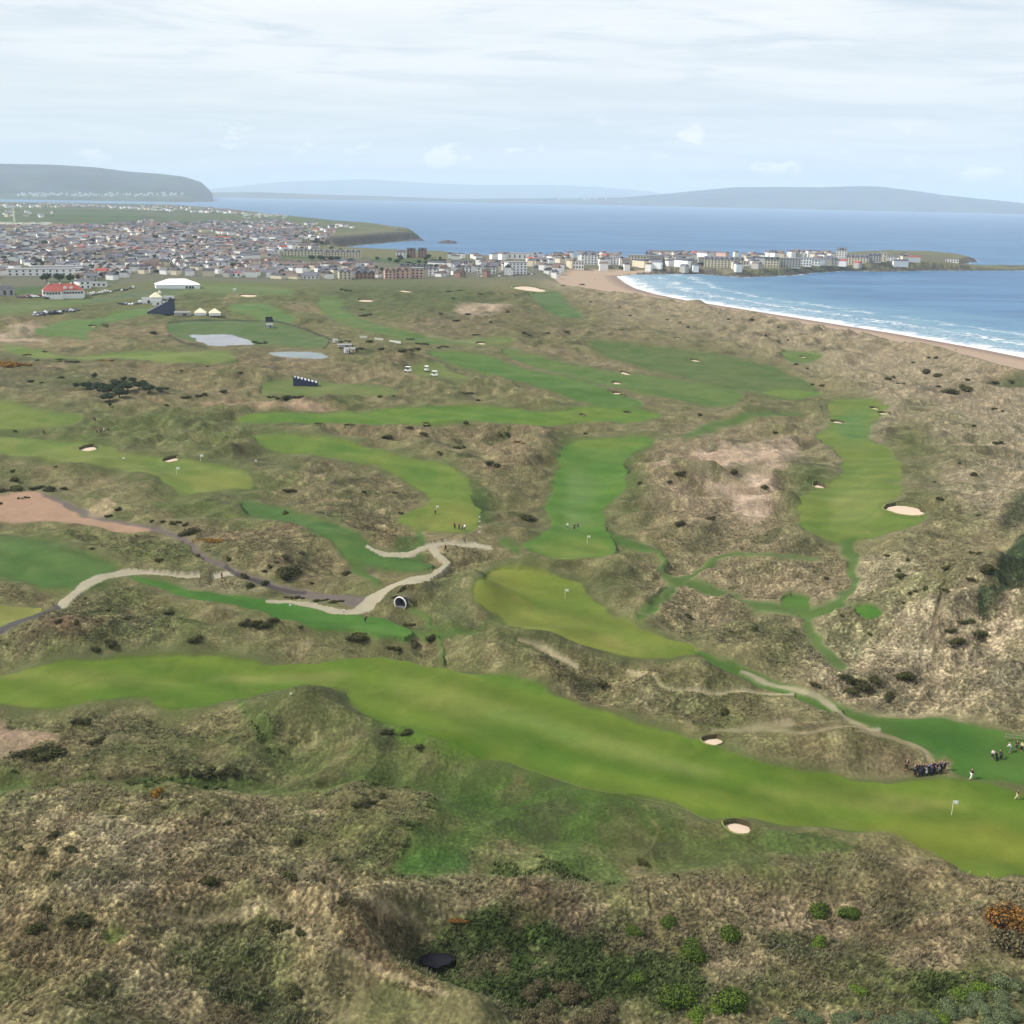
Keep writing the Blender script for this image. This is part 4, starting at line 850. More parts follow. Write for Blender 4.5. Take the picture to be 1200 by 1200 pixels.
# ---------------------------------------------------------------- bunkers
WALLM = MM('bunker_turf_face', (72, 66, 44), .95, .25, 3); SANDM = MM('bunker_sand', (214, 192, 168), .95, .06, 2, il=1.35)
for c, a_, b_, ux, uy, bx, by in BK:
    r = empty('sand_bunker', c); r.rotation_euler = (0, 0, math.atan2(ux.y, ux.x)); n = 28
    dep = min(1.0, .45*b_)
    rz = math.atan2(ux.y, ux.x); cr, sr = math.cos(rz), math.sin(rz)
    def rim(k, z, wob=0.0, follow=True):
        P = []
        for i in range(n):
            t = 2*math.pi*i/n; w = 1+.12*math.sin(2*t+bx)+.08*math.sin(3*t+by)+.03*math.sin(7*t+bx)
            x, y = a_*k*w*math.cos(t), b_*k*w*math.sin(t)
            zz = z+((ground(c.x+x*cr-y*sr, c.y+x*sr+y*cr)-c.z) if follow else 0)
            P.append((x, y, zz))
        return P
    R0 = [(p[0], p[1], max(p[2], -.25)) for p in rim(1.16, .03)]; R1 = [(p[0]*.9, p[1]*.9, max(-.1, min(.5, p[2]))+.14) for p in R0]; R2_ = rim(.93, -dep*.95, follow=False); R3 = rim(.5, -dep*1.1, follow=False)
    # far wall stands higher: the player-side lip is low
    mb = MB(); mb.poly(R0+R1+R2_, [(i, (i+1) % n, n+(i+1) % n, n+i) for i in range(n)]+[(n+i, n+(i+1) % n, 2*n+(i+1) % n, 2*n+i) for i in range(n)])
    mb.m = [1]*n+[0]*n
    near_z = -dep*.25
    mb2 = MB()
    S0 = [(p[0]*1.0, p[1]*1.0, (-dep*.8+ (dep*.72)*max(0, -math.sin(2*math.pi*i/n))**1.2)) for i, p in enumerate(R2_)]
    S0 = [(p[0]*(1+.08*max(0, -math.sin(2*math.pi*i/n))), p[1]*(1+.08*max(0, -math.sin(2*math.pi*i/n))), p[2]) for i, p in enumerate(S0)]
    mb2.poly(S0+[(p[0], p[1], -dep*.75) for p in R3]+[(0, 0, -dep*.7)], [(i, (i+1) % n, n+(i+1) % n, n+i) for i in range(n)]+[(n+i, n+(i+1) % n, 2*n) for i in range(n)])
    mb.build('turf_wall', [WALLM, MM('bunker_lip', (104, 112, 56), .9, .2, 2)], r); mb2.build('sand_bed', SANDM, r, smooth=True)
    sz = 'broad' if a_ > 6 else 'small' if a_ < 4 else 'oval'
    dist_ = 'sand bunker with steep turf back wall' if a_*1 > 3 and by > 430 else 'pale sand bunker in mown grass'
    own = {(865, 968): 'round sand bunker with turf back wall below the main foreground fairway', (836, 867): 'oval sand bunker in the fairway edge where the tan track ends', (104, 525): 'left of two oval sand bunkers in the top edge of the left fairway', (201, 538): 'right of two oval sand bunkers in the top edge of the left fairway',
           (1061, 596): 'largest pale sand bunker cutting into the right-hand green', (960, 569): 'small sand bunker on the left shoulder of the right-hand green', (982, 494): 'small sand bunker on the left of the snaking fairway', (1025, 478): 'tiny sand bunker inside the far end of the snaking fairway', (1036, 484): 'thin sand bunker on the right edge of the snaking fairway',
           (620, 338): 'wide tan sand bunker near the town end of the beach dunes', (291, 346): 'rough-edged sandy hollow in grass right of the large white marquee'}.get((bx, by))
    put(r, f'{sz} {dist_}', bx, by, 'bunker', 'sand bunkers of the golf course', own)

# ---------------------------------------------------------------- shrubs
rng = np.random.default_rng(5)
def leafy(name, n_leaf, lobes, leaf, cols, seed, r=1.0, zs=.8):
    sp_r = .2 if name in ('grey_shrub', 'brown_shrub', 'green_shrub') else .34
    g = np.random.default_rng(seed)
    cen = np.array([[g.normal(0, sp_r), g.normal(0, sp_r), g.uniform(.1, .55)*zs] for _ in range(lobes)]); rad_ = g.uniform(.32, .56, lobes)
    cen[0] = (0, 0, .35*zs); rad_[0] = .6
    k = g.integers(0, lobes, n_leaf); d = g.normal(size=(n_leaf, 3)); d /= np.linalg.norm(d, axis=1)[:, None]; d[:, 2] = np.where(d[:, 2] < -.3, -d[:, 2], d[:, 2])
    p = cen[k]+d*(rad_[k]*g.uniform(.78, 1.12, n_leaf))[:, None]*(1, 1, zs)
    ok = p[:, 2] > -.08; p, d = p[ok], d[ok]; m = len(p)
    a = np.cross(d, g.normal(size=(m, 3))); a /= np.linalg.norm(a, axis=1)[:, None]; b = np.cross(d, a)+d*g.uniform(-.7, .7, m)[:, None]
    s = (leaf*g.uniform(.5, 1.3, m))[:, None]
    V_ = np.stack([p-a*s*.5, p+b*s*.3+d*s*.4, p+a*s*.5, p-b*s*.6], 1).reshape(-1, 3)*r
    F_ = np.arange(m*4).reshape(-1, 4)
    mb = MB(); mb.v = V_.tolist(); mb.f = F_.tolist(); mb.m = g.choice(len(cols), m, p=[c[1] for c in cols]).tolist()
    me_mats = [c[0] for c in cols]
    # dark inner balls in the last leaf colour so the crown is not hollow
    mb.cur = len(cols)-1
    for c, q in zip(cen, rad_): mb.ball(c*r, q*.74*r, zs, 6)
    return mb, me_mats
def palette(key, *cols, w=(.45, .35, .2)):
    return [(MM(f'{key}_{"light" if i == 0 else "mid" if i == 1 else "deep"}', c, .85, .3, 2.5, spec=.15, il=1.5), w[i]) for i, c in enumerate(cols)]
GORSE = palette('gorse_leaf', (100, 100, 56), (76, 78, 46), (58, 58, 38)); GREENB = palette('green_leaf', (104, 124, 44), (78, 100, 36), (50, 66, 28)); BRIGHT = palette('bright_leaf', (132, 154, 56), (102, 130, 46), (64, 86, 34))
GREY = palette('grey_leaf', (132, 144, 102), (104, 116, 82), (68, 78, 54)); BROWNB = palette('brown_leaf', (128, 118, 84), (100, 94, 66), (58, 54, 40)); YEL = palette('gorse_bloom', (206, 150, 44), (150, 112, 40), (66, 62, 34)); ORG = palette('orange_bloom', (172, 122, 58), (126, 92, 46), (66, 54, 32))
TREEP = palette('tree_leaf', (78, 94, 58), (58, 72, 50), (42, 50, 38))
BARK = MM('bark', (92, 80, 66))
def shrub_proto(nm, pal, n, seed, leaf=.10, lobes=7, stem=True, zs=.8):
    r = empty(nm); mb, ms = leafy(nm, n, lobes, leaf, pal, seed, 1.0, zs); mb.build('foliage', ms, r)
    if stem:
        s = MB(); s.cyl((0, 0, -.25), (0, 0, .3), .07, .05, 6)
        for t in range(3): s.cyl((0, 0, .05), (.3*math.cos(t*2.1), .3*math.sin(t*2.1), .4), .04, .02, 5)
        s.build('stem', BARK, r)
    return r
PR = {k: [shrub_proto(nm, pal, n, 100+7*i+j, lf, lb, True, zs) for j in range(3)] for i, (k, nm, pal, n, lf, lb, zs) in enumerate([
    ('gorse', 'gorse_bush', GORSE, 650, .14, 8, .8), ('green', 'green_shrub', GREENB, 2600, .085, 8, .85), ('bright', 'bright_shrub', BRIGHT, 2200, .08, 7, .75), ('grey', 'grey_shrub', GREY, 1700, .085, 6, .75), ('brown', 'brown_shrub', BROWNB, 1700, .085, 7, .75),
    ('yellow', 'flowering_gorse', YEL, 1200, .11, 7, .65), ('orange', 'flowering_gorse', ORG, 2600, .075, 9, .75)])}
ALLP = [p for v in PR.values() for p in v]
cnt = 0
def shrub(kind, px, py, w, h=None, desc=None, group=None, label=None, cat='bush'):
    global cnt
    p = at(px, py)
    if p is None: return
    m = mpp(p); s = w*m/(1.7 if kind in ('gorse', 'bright') else 1.35); hh = (h or w*.7)*m/1.5; cnt += 1
    asp = w/(h or w*.7)
    if asp > 2.4 and w > 6: o = inst(PR[kind][cnt % 3], p-Vector((0, 0, .1)), -math.atan2(p.x, p.y)+rng.uniform(-.15, .15), (s, max(s*.35, 1.2*hh), max(hh*1.15, s*.18)))
    else: o = inst(PR[kind][cnt % 3], p-Vector((0, 0, .12*s)), rng.uniform(0, 6.28), (s, s*rng.uniform(.8, 1.1), max(min(hh, s*1.5), s*.85)))
    return put(o, desc, px, py, cat, group, label)
for x, y, w, h in [(24, 993, 8, 6), (65, 975, 12, 8), (47, 995, 12, 8), (83, 993, 15, 11), (62, 1026, 16, 11), (55, 1062, 14, 12), (93, 1075, 25, 17), (40, 1085, 16, 9), (214, 940, 8, 6), (240, 953, 13, 10), (267, 962, 10, 8), (244, 1030, 20, 12), (200, 1008, 9, 6), (338, 1026, 20, 11), (392, 1005, 9, 6), (379, 1030, 9, 5), (402, 1053, 11, 6),
                   (327, 1083, 27, 20), (352, 1090, 14, 10), (345, 1160, 22, 14), (130, 1160, 14, 10), (96, 845, 22, 8), (114, 868, 14, 6), (50, 880, 50, 14), (244, 902, 70, 8), (345, 985, 14, 8), (430, 940, 22, 8), (447, 932, 10, 5), (491, 874, 12, 5), (453, 857, 14, 6), (478, 857, 14, 6),
                   (752, 1008, 12, 9), (792, 1025, 8, 7), (849, 832, 14, 9), (705, 800, 12, 8), (651, 774, 6, 5), (806, 1078, 4, 3), (955, 800, 10, 7), (1008, 800, 22, 12), (1062, 791, 20, 9), (990, 790, 14, 9), (1025, 795, 16, 9), (1042, 812, 12, 8), (997, 808, 20, 8), (1040, 818, 10, 6), (884, 735, 9, 8), (857, 739, 7, 5), (806, 720, 9, 6),
                   (1124, 750, 18, 9), (1150, 740, 18, 11), (1132, 728, 20, 5), (1113, 738, 14, 4), (1158, 663, 20, 12), (1137, 677, 10, 6), (1144, 647, 16, 6), (1110, 664, 11, 6), (1109, 691, 12, 8), (1085, 688, 11, 7), (1055, 673, 16, 8), (1053, 667, 8, 5), (1064, 655, 8, 4), (1040, 651, 8, 3), (1066, 694, 7, 4), (1074, 692, 7, 4), (1058, 705, 6, 4), (1019, 742, 6, 4), (987, 721, 7, 3), (968, 676, 7, 5),
                   (1101, 583, 8, 6), (1141, 554, 11, 7), (1148, 603, 7, 4), (1124, 542, 5, 3), (1169, 517, 13, 4), (1141, 498, 6, 4), (1165, 478, 7, 5), (1175, 481, 5, 3), (1095, 564, 4, 3), (1124, 454, 34, 12), (1092, 436, 26, 8), (1040, 443, 9, 4), (1047, 441, 7, 4), (1070, 424, 5, 3), (1088, 418, 5, 3), (1097, 418, 6, 4), (1134, 444, 7, 5), (1166, 447, 8, 5), (1185, 446, 8, 5), (1100, 452, 7, 4), (1053, 449, 5, 2), (1059, 449, 4, 2),
                   (881, 374, 8, 3), (897, 392, 5, 4), (912, 383, 4, 2), (854, 374, 6, 2), (806, 383, 5, 2), (912, 399, 4, 2), (923, 398, 4, 2), (902, 396, 3, 2), (933, 426, 5, 3), (946, 431, 5, 3), (963, 451, 6, 3), (952, 450, 5, 4), (729, 386, 7, 2.5), (692, 353, 4, 2.5), (738, 369, 4, 2.5), (782, 374, 4, 2), (797, 377, 4, 2), (726, 359, 3, 1.5), (820, 485, 8, 4), (908, 506, 7, 3), (686, 507, 6, 4), (617, 390, 14, 5), (640, 390, 10, 3), (663, 388, 10, 2.5),
                   (516, 530, 9, 4), (578, 542, 18, 7), (590, 508, 14, 5), (540, 522, 14, 5), (546, 495, 10, 4), (618, 605, 20, 9), (833, 606, 12, 7), (797, 612, 14, 7), (785, 563, 9, 5), (798, 553, 14, 8), (860, 552, 12, 5), (895, 570, 10, 4), (750, 565, 8, 4), (497, 508, 10, 4), (455, 511, 12, 5), (480, 500, 12, 4), (463, 577, 7, 4), (470, 601, 8, 3), (426, 575, 6, 4), (340, 575, 16, 5), (335, 600, 9, 4),
                   (338, 668, 34, 16), (405, 670, 12, 7), (353, 647, 10, 6), (334, 652, 11, 6), (316, 662, 8, 5), (310, 668, 8, 4), (324, 658, 6, 4), (365, 682, 6, 5), (385, 703, 38, 5), (310, 682, 12, 6), (292, 684, 10, 10), (268, 653, 7, 7), (286, 673, 12, 9), (345, 700, 24, 4), (420, 744, 32, 13), (463, 757, 16, 6), (486, 752, 14, 10), (505, 745, 12, 10), (478, 730, 16, 5), (90, 728, 8, 7), (70, 726, 7, 6), (127, 714, 7, 4), (148, 724, 6, 4), (200, 716, 12, 7), (300, 730, 36, 8), (320, 725, 12, 6), (130, 752, 14, 9), (112, 760, 12, 5), (230, 748, 14, 7), (352, 734, 6, 4), (100, 700, 5, 4),
                   (190, 610, 7, 4), (210, 612, 24, 5), (178, 610, 7, 4), (225, 622, 24, 10), (139, 595, 9, 6), (127, 604, 8, 4), (75, 571, 9, 6), (17, 560, 12, 8), (15, 551, 7, 4), (10, 572, 30, 9), (50, 570, 26, 7), (28, 583, 16, 2.5), (0, 590, 6, 2), (66, 546, 4, 3), (18, 504, 6, 4), (52, 507, 3, 2), (108, 642, 7, 4), (186, 655, 10, 6), (232, 650, 8, 5),
                   (72, 441, 9, 6), (44, 421.5, 5, 3), (36, 446, 7, 3.5), (48, 448, 5, 2.5), (112, 437, 4, 5), (85, 424, 16, 4), (155, 433, 3, 2), (236, 462, 14, 5), (262, 458, 9, 4), (218, 465, 12, 4), (195, 474, 6, 3), (281, 436, 6, 3), (212, 434, 4, 2), (243, 429, 4, 2), (179, 389, 9, 4), (305, 401, 18, 3.5), (320, 465, 14, 3), (345, 466, 26, 7), (405, 399, 14, 3), (433, 399, 12, 4), (418, 408, 14, 4), (447, 408, 8, 4), (480, 409, 26, 5), (494, 402, 14, 3), (519, 406, 14, 3), (481, 397, 10, 2.5), (534, 433, 3, 1.5),
                   (425, 362, 12, 2.5), (428, 369, 14, 2.5), (405, 339, 14, 3), (535, 375, 10, 3), (516, 367, 5, 2), (526, 341, 10, 2), (539, 340, 8, 2), (562, 344, 8, 2), (531, 349, 4, 2), (558, 392, 10, 3), (660, 334, 7, 2), (682, 333, 9, 2.5), (548, 368, 6, 2), (575, 377, 5, 2), (595, 365, 6, 2), (560, 468, 5, 4), (548, 460, 14, 2), (461, 463, 4, 2), (445, 464, 7, 3)]:
    asp = w/h; nb_ = int(round(w/(h*1.7))) if (asp > 2.3 and w > 12) else 1
    for q_ in range(nb_):
      xx = x+(q_-(nb_-1)/2)*w/nb_; yy_ = y+h*.4+(rng.uniform(-.3, .3)*h if nb_ > 1 else 0); ww_ = (w if nb_ == 1 else w/nb_*rng.uniform(.9, 1.5))*(.88 if y < 720 else 1)
      shrub('gorse', xx, yy_, ww_, h if nb_ == 1 else h*rng.uniform(.7, 1.1), ('low dark gorse bush' if w > 11 else 'small dark gorse bush' if w > 6 else 'tiny dark gorse tuft'), 'dark gorse bushes scattered over the dunes')
for x, y, w, h in [(860, 1178, 38, 34), (795, 1172, 34, 34), (812, 1120, 30, 26), (855, 1098, 26, 18), (783, 1082, 18, 13), (742, 1093, 16, 11), (750, 1150, 22, 18), (960, 1070, 24, 12), (995, 1072, 20, 10)]:
    shrub('green', x, y, w, h, 'rounded dark green shrub', 'rounded green shrubs at the bottom')
for x, y, w, h in [(818, 1192, 26, 20), (838, 1185, 20, 18), (958, 1108, 24, 16), (1006, 1162, 19, 15), (1125, 1168, 30, 18), (1150, 1160, 26, 14), (1103, 1195, 22, 18)]:
    shrub('bright', x, y, w, h, 'bright fresh green shrub', 'bright green shrubs')
g_ = np.random.default_rng(9)
for i in range(46):
    x = g_.uniform(1060, 1205) if i < 30 else g_.uniform(905, 1060); y = 1204-g_.uniform(0, 1)**1.3*(46*ss(np.float64(x), 1050, 1190) + (16 if i >= 30 else 8))
    shrub('grey', x, y, g_.uniform(11, 21), None, 'rounded grey green shrub', 'grey green shrubs in the bottom right corner')
shrub('grey', 1110, 1180, 20, 18, 'pale grey green shrub', 'grey green shrubs in the bottom right corner')
for i in range(34):
    x = g_.uniform(612, 690) if i < 24 else g_.uniform(690, 722); y = g_.uniform(1150, 1204) if i < 24 else g_.uniform(1178, 1203)
    if x-612 < (1165-y)*.7: y += 20
    shrub('brown', x, y, g_.uniform(12, 20), None, 'rounded olive brown shrub', 'olive brown shrubs in the bottom middle thicket')
for i, (x, y, w, h) in enumerate([(3, 428, 12, 5), (11, 429, 12, 5), (20, 428, 11, 5), (27, 429, 10, 4.5), (-4, 427, 12, 5)]):
    shrub('yellow', x, y, w, h, 'yellow flowering gorse', 'yellow gorse hedge', f'yellow flowering gorse in the hedge at the left edge, {ORD[i]} bush from the left' if i < 4 else 'yellow flowering gorse cut by the left edge of the picture')
shrub('yellow', 183, 930, 13, 10, label='single orange yellow gorse bush standing at the grassy ditch on the left')
shrub('gorse', 191, 934, 11, 9, label='dark gorse bush joined to the single orange one at the ditch')
shrub('orange', 1194, 1086, 46, 38, label='large rust orange flowering gorse bush cut by the right edge')
shrub('brown', 1186, 1110, 44, 26, label='olive gorse bush with brown tips below the rust orange one')
shrub('yellow', 245, 635, 22, 9, label='yellow flecked gorse bush beside the dark road and pale dunes')
shrub('orange', 606, 518, 9, 3, label='small orange flowering gorse right of the dune between two fairways'); shrub('orange', 614, 520, 7, 2.5, label='smaller orange gorse just right of another orange one')
shrub('orange', 539, 1080, 22, 6, label='low rusty orange gorse patch behind the dark pond')
shrub('yellow', 124, 423, 14, 3, label='low brown gorse with yellow flowers below the long left fairway')
# trees: dark thicket and town trees
def tree_proto(nm, seed, cone=False):
    r = empty(nm); mb, ms = leafy(nm, 900, 9, .15, TREEP, seed, 1.0, 1.0); o = mb.build('crown', ms, r); o.location = (0, 0, .55)
    s = MB(); s.cyl((0, 0, -.2), (0, 0, .8), .08, .05, 7)
    for t in range(4): s.cyl((0, 0, .35+.1*t), (.35*math.cos(t*1.7), .35*math.sin(t*1.7), .9), .04, .02, 5)
    s.build('trunk', BARK, r); return r
TP = [tree_proto('broadleaf_tree', 300+i) for i in range(3)]; ALLP += TP
def tree(px, py, w, h, desc, group, label=None):
    p = at(px, py)
    if p is None: return
    m = mpp(p); o = inst(TP[int(g_.integers(0, 3))], p, g_.uniform(0, 6.28), (w*m/1.8, w*m/1.8, h*m/1.7)); put(o, desc, px, py, 'tree', group, label)
for i, (x, y, w, h) in enumerate([(102, 456, 16, 9), (114, 458, 18, 10), (127, 462, 22, 12), (140, 466, 20, 12), (150, 458, 20, 10), (163, 456, 18, 10), (176, 459, 18, 9), (187, 459, 12, 6), (138, 453, 16, 8), (128, 470, 18, 9), (110, 444, 6, 6), (155, 448, 12, 6), (146, 447, 10, 6), (168, 450, 8, 5), (129, 477, 4, 5)]):
    tree(x, y, w, h, 'dark evergreen tree in the thicket', 'trees of the dark thicket', f'dark bushy tree of the thicket left of centre course, {ORD[i]} in its outline' if False else None)

# ---------------------------------------------------------------- town
WALLS = {'white': (246, 245, 242), 'cream': (222, 210, 184), 'grey': (176, 172, 168), 'pink': (216, 180, 166), 'brick': (160, 128, 114)}
ROOFS = {'slate': (108, 108, 118), 'brown': (116, 98, 92), 'dark': (76, 76, 86), 'red': (158, 78, 68)}
GLASS = MM('window_glass', (40, 48, 58), .15, .05, 1, spec=.6); TRIM = MM('white_trim', (236, 236, 234), .6, .04)
def wm(c): return MM('wall_'+c, WALLS[c], .85, .08, .4)
def rm_(c): return MM('roof_'+c, ROOFS[c], .8, .14, .5)
def house_proto(wc, rc, w, d, h, g, win=True, style=0):
    r = empty('house'); a = MB(); a.pent(0, 0, -.8, w, d, h+.8, g)
    if style == 1: a.box(-w*.2, -d/2-1.2, -.8, w*.34, 2.4, h*.75+.8)
    wobj = a.build('wall', wm(wc), r)
    b = MB(); b.gable(0, 0, h+.02, w, d, g+.12, .35)
    if style == 1: b.gable(-w*.2, -d/2-1.2, h*.75+.02, w*.34, 2.4, .9, .2)
    if style == 2:
        b.box(w*.22, -d*.25, h, w*.2, d*.35, g*.8)
    ro = b.build('roof', rm_(rc), r)
    c = MB(); c.box(w/2-.7, 0, h+g-.6, .9, .7, 1.7); c.build('chimney', wm('brick' if wc != 'white' else 'grey'), ro)
    if win:
        for k in range(4):
            q = MB(); q.box(0, 0, 0, 1.2, .12, 1.3); x = (-.3, .12)[k % 2]*w if style == 1 else (-.28, .28)[k % 2]*w
            z = .8 if k < 2 else h-1.6
            if style == 1 and k % 2 == 0: yy = -d/2-2.46; z = .8 if k < 2 else 2.6
            else: yy = -d/2-.04
            q.build('window', GLASS, wobj, (x if style != 1 or k % 2 else -w*.2+(-.9 if k < 2 else .9), yy, z))
    return r
HP = []
for wc, rc, dsc in [('white', 'slate', 'white house with slate roof'), ('white', 'brown', 'white house with brown roof'), ('cream', 'dark', 'cream house with dark roof'), ('grey', 'slate', 'grey house with slate roof'), ('white', 'dark', 'white house with dark roof'), ('brick', 'brown', 'brick house with brown roof'), ('cream', 'brown', 'cream house with brown roof'), ('white', 'red', 'white house with red roof')]:
    HP.append((dsc, [house_proto(wc, rc, 11, 8, 5.4, 2.4, True, 0), house_proto(wc, rc, 9, 8.5, 5.8, 2.6, True, 1), house_proto(wc, rc, 14, 8, 3.6, 2.3, True, 2)]))
HPW = [.24, .24, .10, .10, .12, .06, .11, .03]
ALLP += [p for _, v in HP for p in v]
yf = lambda x: np.interp(x, [-60, 0, 50, 100, 150, 190, 250, 300, 400, 470, 560, 640, 700, 860, 960, 1060], [331, 330, 327, 332.5, 328.5, 323, 325, 327.5, 325.5, 322, 322, 318.5, 317, 317.5, 312.5, 309])
yb = lambda x: np.interp(x, [-60, 0, 100, 160, 230, 300, 330, 380, 420, 480, 640, 960, 1060], [272, 274, 273, 266, 266, 262, 262, 284, 300, 300, 300.5, 299, 301])
EXC = [[(322, 295), (405, 297), (405, 306), (322, 304)], [(405, 300), (600, 306), (600, 312.5), (430, 312), (400, 306)], [(10, 333), (95, 331), (95, 346), (10, 348)], [(14, 318), (92, 318), (92, 330), (14, 333)], [(225, 276), (300, 286), (395, 291), (395, 286), (300, 280), (230, 271)], [(440, 312), (512, 312), (512, 327), (440, 327)], [(590, 303), (620, 303), (620, 322), (590, 322)], [(325, 302), (420, 302), (420, 310), (325, 310)],
       [(670, 306), (705, 306), (705, 318), (670, 318)], [(725, 300), (760, 300), (760, 310), (725, 310)], [(825, 303), (875, 303), (875, 314), (825, 314)], [(895, 303), (950, 303), (950, 315), (895, 315)], [(975, 299), (1055, 299), (1055, 311), (975, 311)], [(595, 293), (632, 293), (632, 304), (595, 304)], [(870, 316), (985, 312), (985, 325), (870, 325)], [(380, 288), (440, 288), (440, 302), (380, 302)]]
def px_inside(x, y, q): return bool(inside(np.array([x]), np.array([y]), np.array(q))[0])
AREAS = [(-80, 45, 'at the left edge'), (45, 125, 'behind the red-roofed clubhouse'), (125, 180, 'between clubhouse and marquee'), (180, 240, 'behind the large white marquee'), (240, 320, 'right of the large white marquee'), (320, 425, 'left of the pink apartments'), (425, 520, 'around the pink apartments'), (520, 640, 'left of the beach'), (640, 740, 'behind the beach end'), (740, 830, 'on the harbour shore'), (830, 960, 'facing the bay'), (960, 1200, 'on the headland point')]
cands = []
dist_of = lambda px, py: float(np.linalg.norm(at_z(px, py, 12.0)[:2]))
for az in np.arange(-31, 27, .05):
    a = rad(az); hx = math.tan(a)
    # pixel column of this azimuth near the horizon
    q = to_px(np.array([1500*math.sin(a)]), np.array([1500*math.cos(a)]), np.array([12.0])); px0 = float(q[0][0])
    if px0 < -70 or px0 > 1065: continue
    d0_, d1_ = dist_of(px0, yf(px0)), dist_of(px0, yb(px0)); 
    j = 0; d = d0_
    while d < d1_:
        wd = 17.0 if d < 2200 else 21
        if g_.random() < rad(.05)*d/wd*1.2:
            dd = d+7*pn(np.array([a*40.]), np.array([j*.7]), 71)[0]+g_.uniform(-2.5, 2.5)
            x, y = dd*math.sin(a), dd*math.cos(a); z = ground(x, y)
            if z > 2.6:
                pq = to_px(np.array([x]), np.array([y]), np.array([z])); cx_, cy_ = float(pq[0][0]), float(pq[1][0])
                if not any(px_inside(cx_, cy_, e) for e in EXC): cands.append((j, cx_, cy_, x, y, z, dd))
        j += 1; d += 25 if d < 2200 else 32
# keep a gap between neighbours
cands.sort(key=lambda c: c[6]); kept = []; cell = {}
for c in cands:
    k0, k1 = int(c[3]//15), int(c[4]//15); bad = False
    for u in (-1, 0, 1):
        for v in (-1, 0, 1):
            for o in cell.get((k0+u, k1+v), ()):
                if (o[3]-c[3])**2+(o[4]-c[4])**2 < 11.8**2: bad = True
    if not bad: kept.append(c); cell.setdefault((k0, k1), []).append(c)
print('houses', len(kept))
near_h = kept[:285]; far_h = kept[285:]
def yaw_of(x, y):
    base = math.floor(4*(pn(np.array([x/170.]), np.array([y/170.]), 77)[0]+1))*rad(31); return base+g_.choice([0, 0, 0, math.pi/2])+g_.uniform(-.05, .05)
rowmap = {}
for c in near_h:
    k = int(g_.choice(len(HP), p=HPW)); s = int(g_.integers(0, 3)); o = inst(HP[k][1][s], (c[3], c[4], c[5]), yaw_of(c[3], c[4]), (lambda q: (q, q, q*(1.5 if c[1] > 520 else 1.0)))(float(g_.uniform(.85, 1.12))))
    ar = next(t for a, b, t in AREAS if a <= c[1] < b or b == 1200); rowmap.setdefault((c[0], ar), []).append((c[1], o, HP[k][0], c))
for (j, ar), v in rowmap.items():
    v.sort(key=lambda t: t[0]); rn = (['front row', 'second row', 'third row', 'fourth row', 'fifth row', 'sixth row', 'seventh row', 'eighth row', 'ninth row']+[ORD[q]+' row' for q in range(9, 24)])[min(j, 19)]
    for i, (x, o, dsc, c) in enumerate(v):
        pos = 'leftmost' if i == 0 and len(v) > 1 else 'rightmost' if i == len(v)-1 and len(v) > 1 else ORD[i]+' from left'
        o['label'] = f'{dsc}, {pos}, {rn} {ar}' if len(v) > 1 else f'{dsc}, only one, {rn} {ar}'
        o['category'] = 'house'; o['group'] = 'houses of the seaside town'
# the rest of the town beyond the nearest three hundred
def far_houses(name, pts, mats_w=('white', 'cream', 'grey', 'pink'), pw=(.62, .18, .14, .06), mats_r=('slate', 'brown', 'dark', 'red'), pr=(.34, .38, .25, .03), sz=(12, 8, 5.6, 2.2)):
    mb = MB(); ms = [wm(m) for m in mats_w]+[rm_(m) for m in mats_r]
    for x, y, z, s in pts:
        t = yaw_of(x, y); c_, s_ = math.cos(t), math.sin(t); w, d, h, g = [v*s*g_.uniform(.85, 1.2) for v in sz]; h *= (1.6 if x > -60 and x < 700 and y < 2300 else 1.0)
        if g_.random() < .14: w *= 2.2
        q = MB(); q.cur = int(g_.choice(len(mats_w), p=pw)); q.pent(0, 0, -1, w, d, h+1, g); q.cur = len(mats_w)+int(g_.choice(len(mats_r), p=pr)); q.gable(0, 0, h+.02, w, d, g+.12, .3)
        n = len(mb.v); mb.v += [(x+a*c_-b*s_, y+a*s_+b*c_, z+e) for a, b, e in q.v]; mb.f += [tuple(i+n for i in f) for f in q.f]; mb.m += q.m
    o = mb.build(name, ms); o['kind'] = 'stuff'; return o
pts = [(c[3], c[4], c[5], 1.0) for c in far_h]
def scatter(poly, n, s=1.0, zmin=2.5):
    P = np.array(poly, float); x0, y0 = P.min(0); x1, y1 = P.max(0); out = []; t = 0
    while len(out) < n and t < n*30:
        t += 1; px, py = g_.uniform(x0, x1), g_.uniform(y0, y1)
        if not px_inside(px, py, P): continue
        w = at_z(px, py, 20.0); z = ground(w[0], w[1]) if w[1] < 7000 and np.hypot(w[0], w[1]) < 7100 else 14.0
        if z > zmin: out.append((w[0], w[1], z, s))
    return out
pts += scatter([(0, 241), (60, 238), (130, 240), (210, 243), (290, 249), (290, 252), (200, 248), (100, 243), (0, 246)], 190, 1.3)
pts += scatter([(0, 249), (90, 251), (60, 256), (0, 254)], 14, 1.2)+scatter([(160, 258), (230, 262), (200, 266), (165, 263)], 14)+scatter([(60, 268), (105, 268), (100, 273), (60, 273)], 16)
pts += scatter([(325, 262), (375, 262), (385, 268), (395, 274), (360, 282), (320, 275)], 70, 1.0)+scatter([(385, 264), (415, 265), (414, 268), (385, 267)], 8)
pts += scatter([(240, 272), (330, 270), (350, 282), (320, 284), (260, 274)], 110, 1.0)
far_houses('distant_houses', pts)
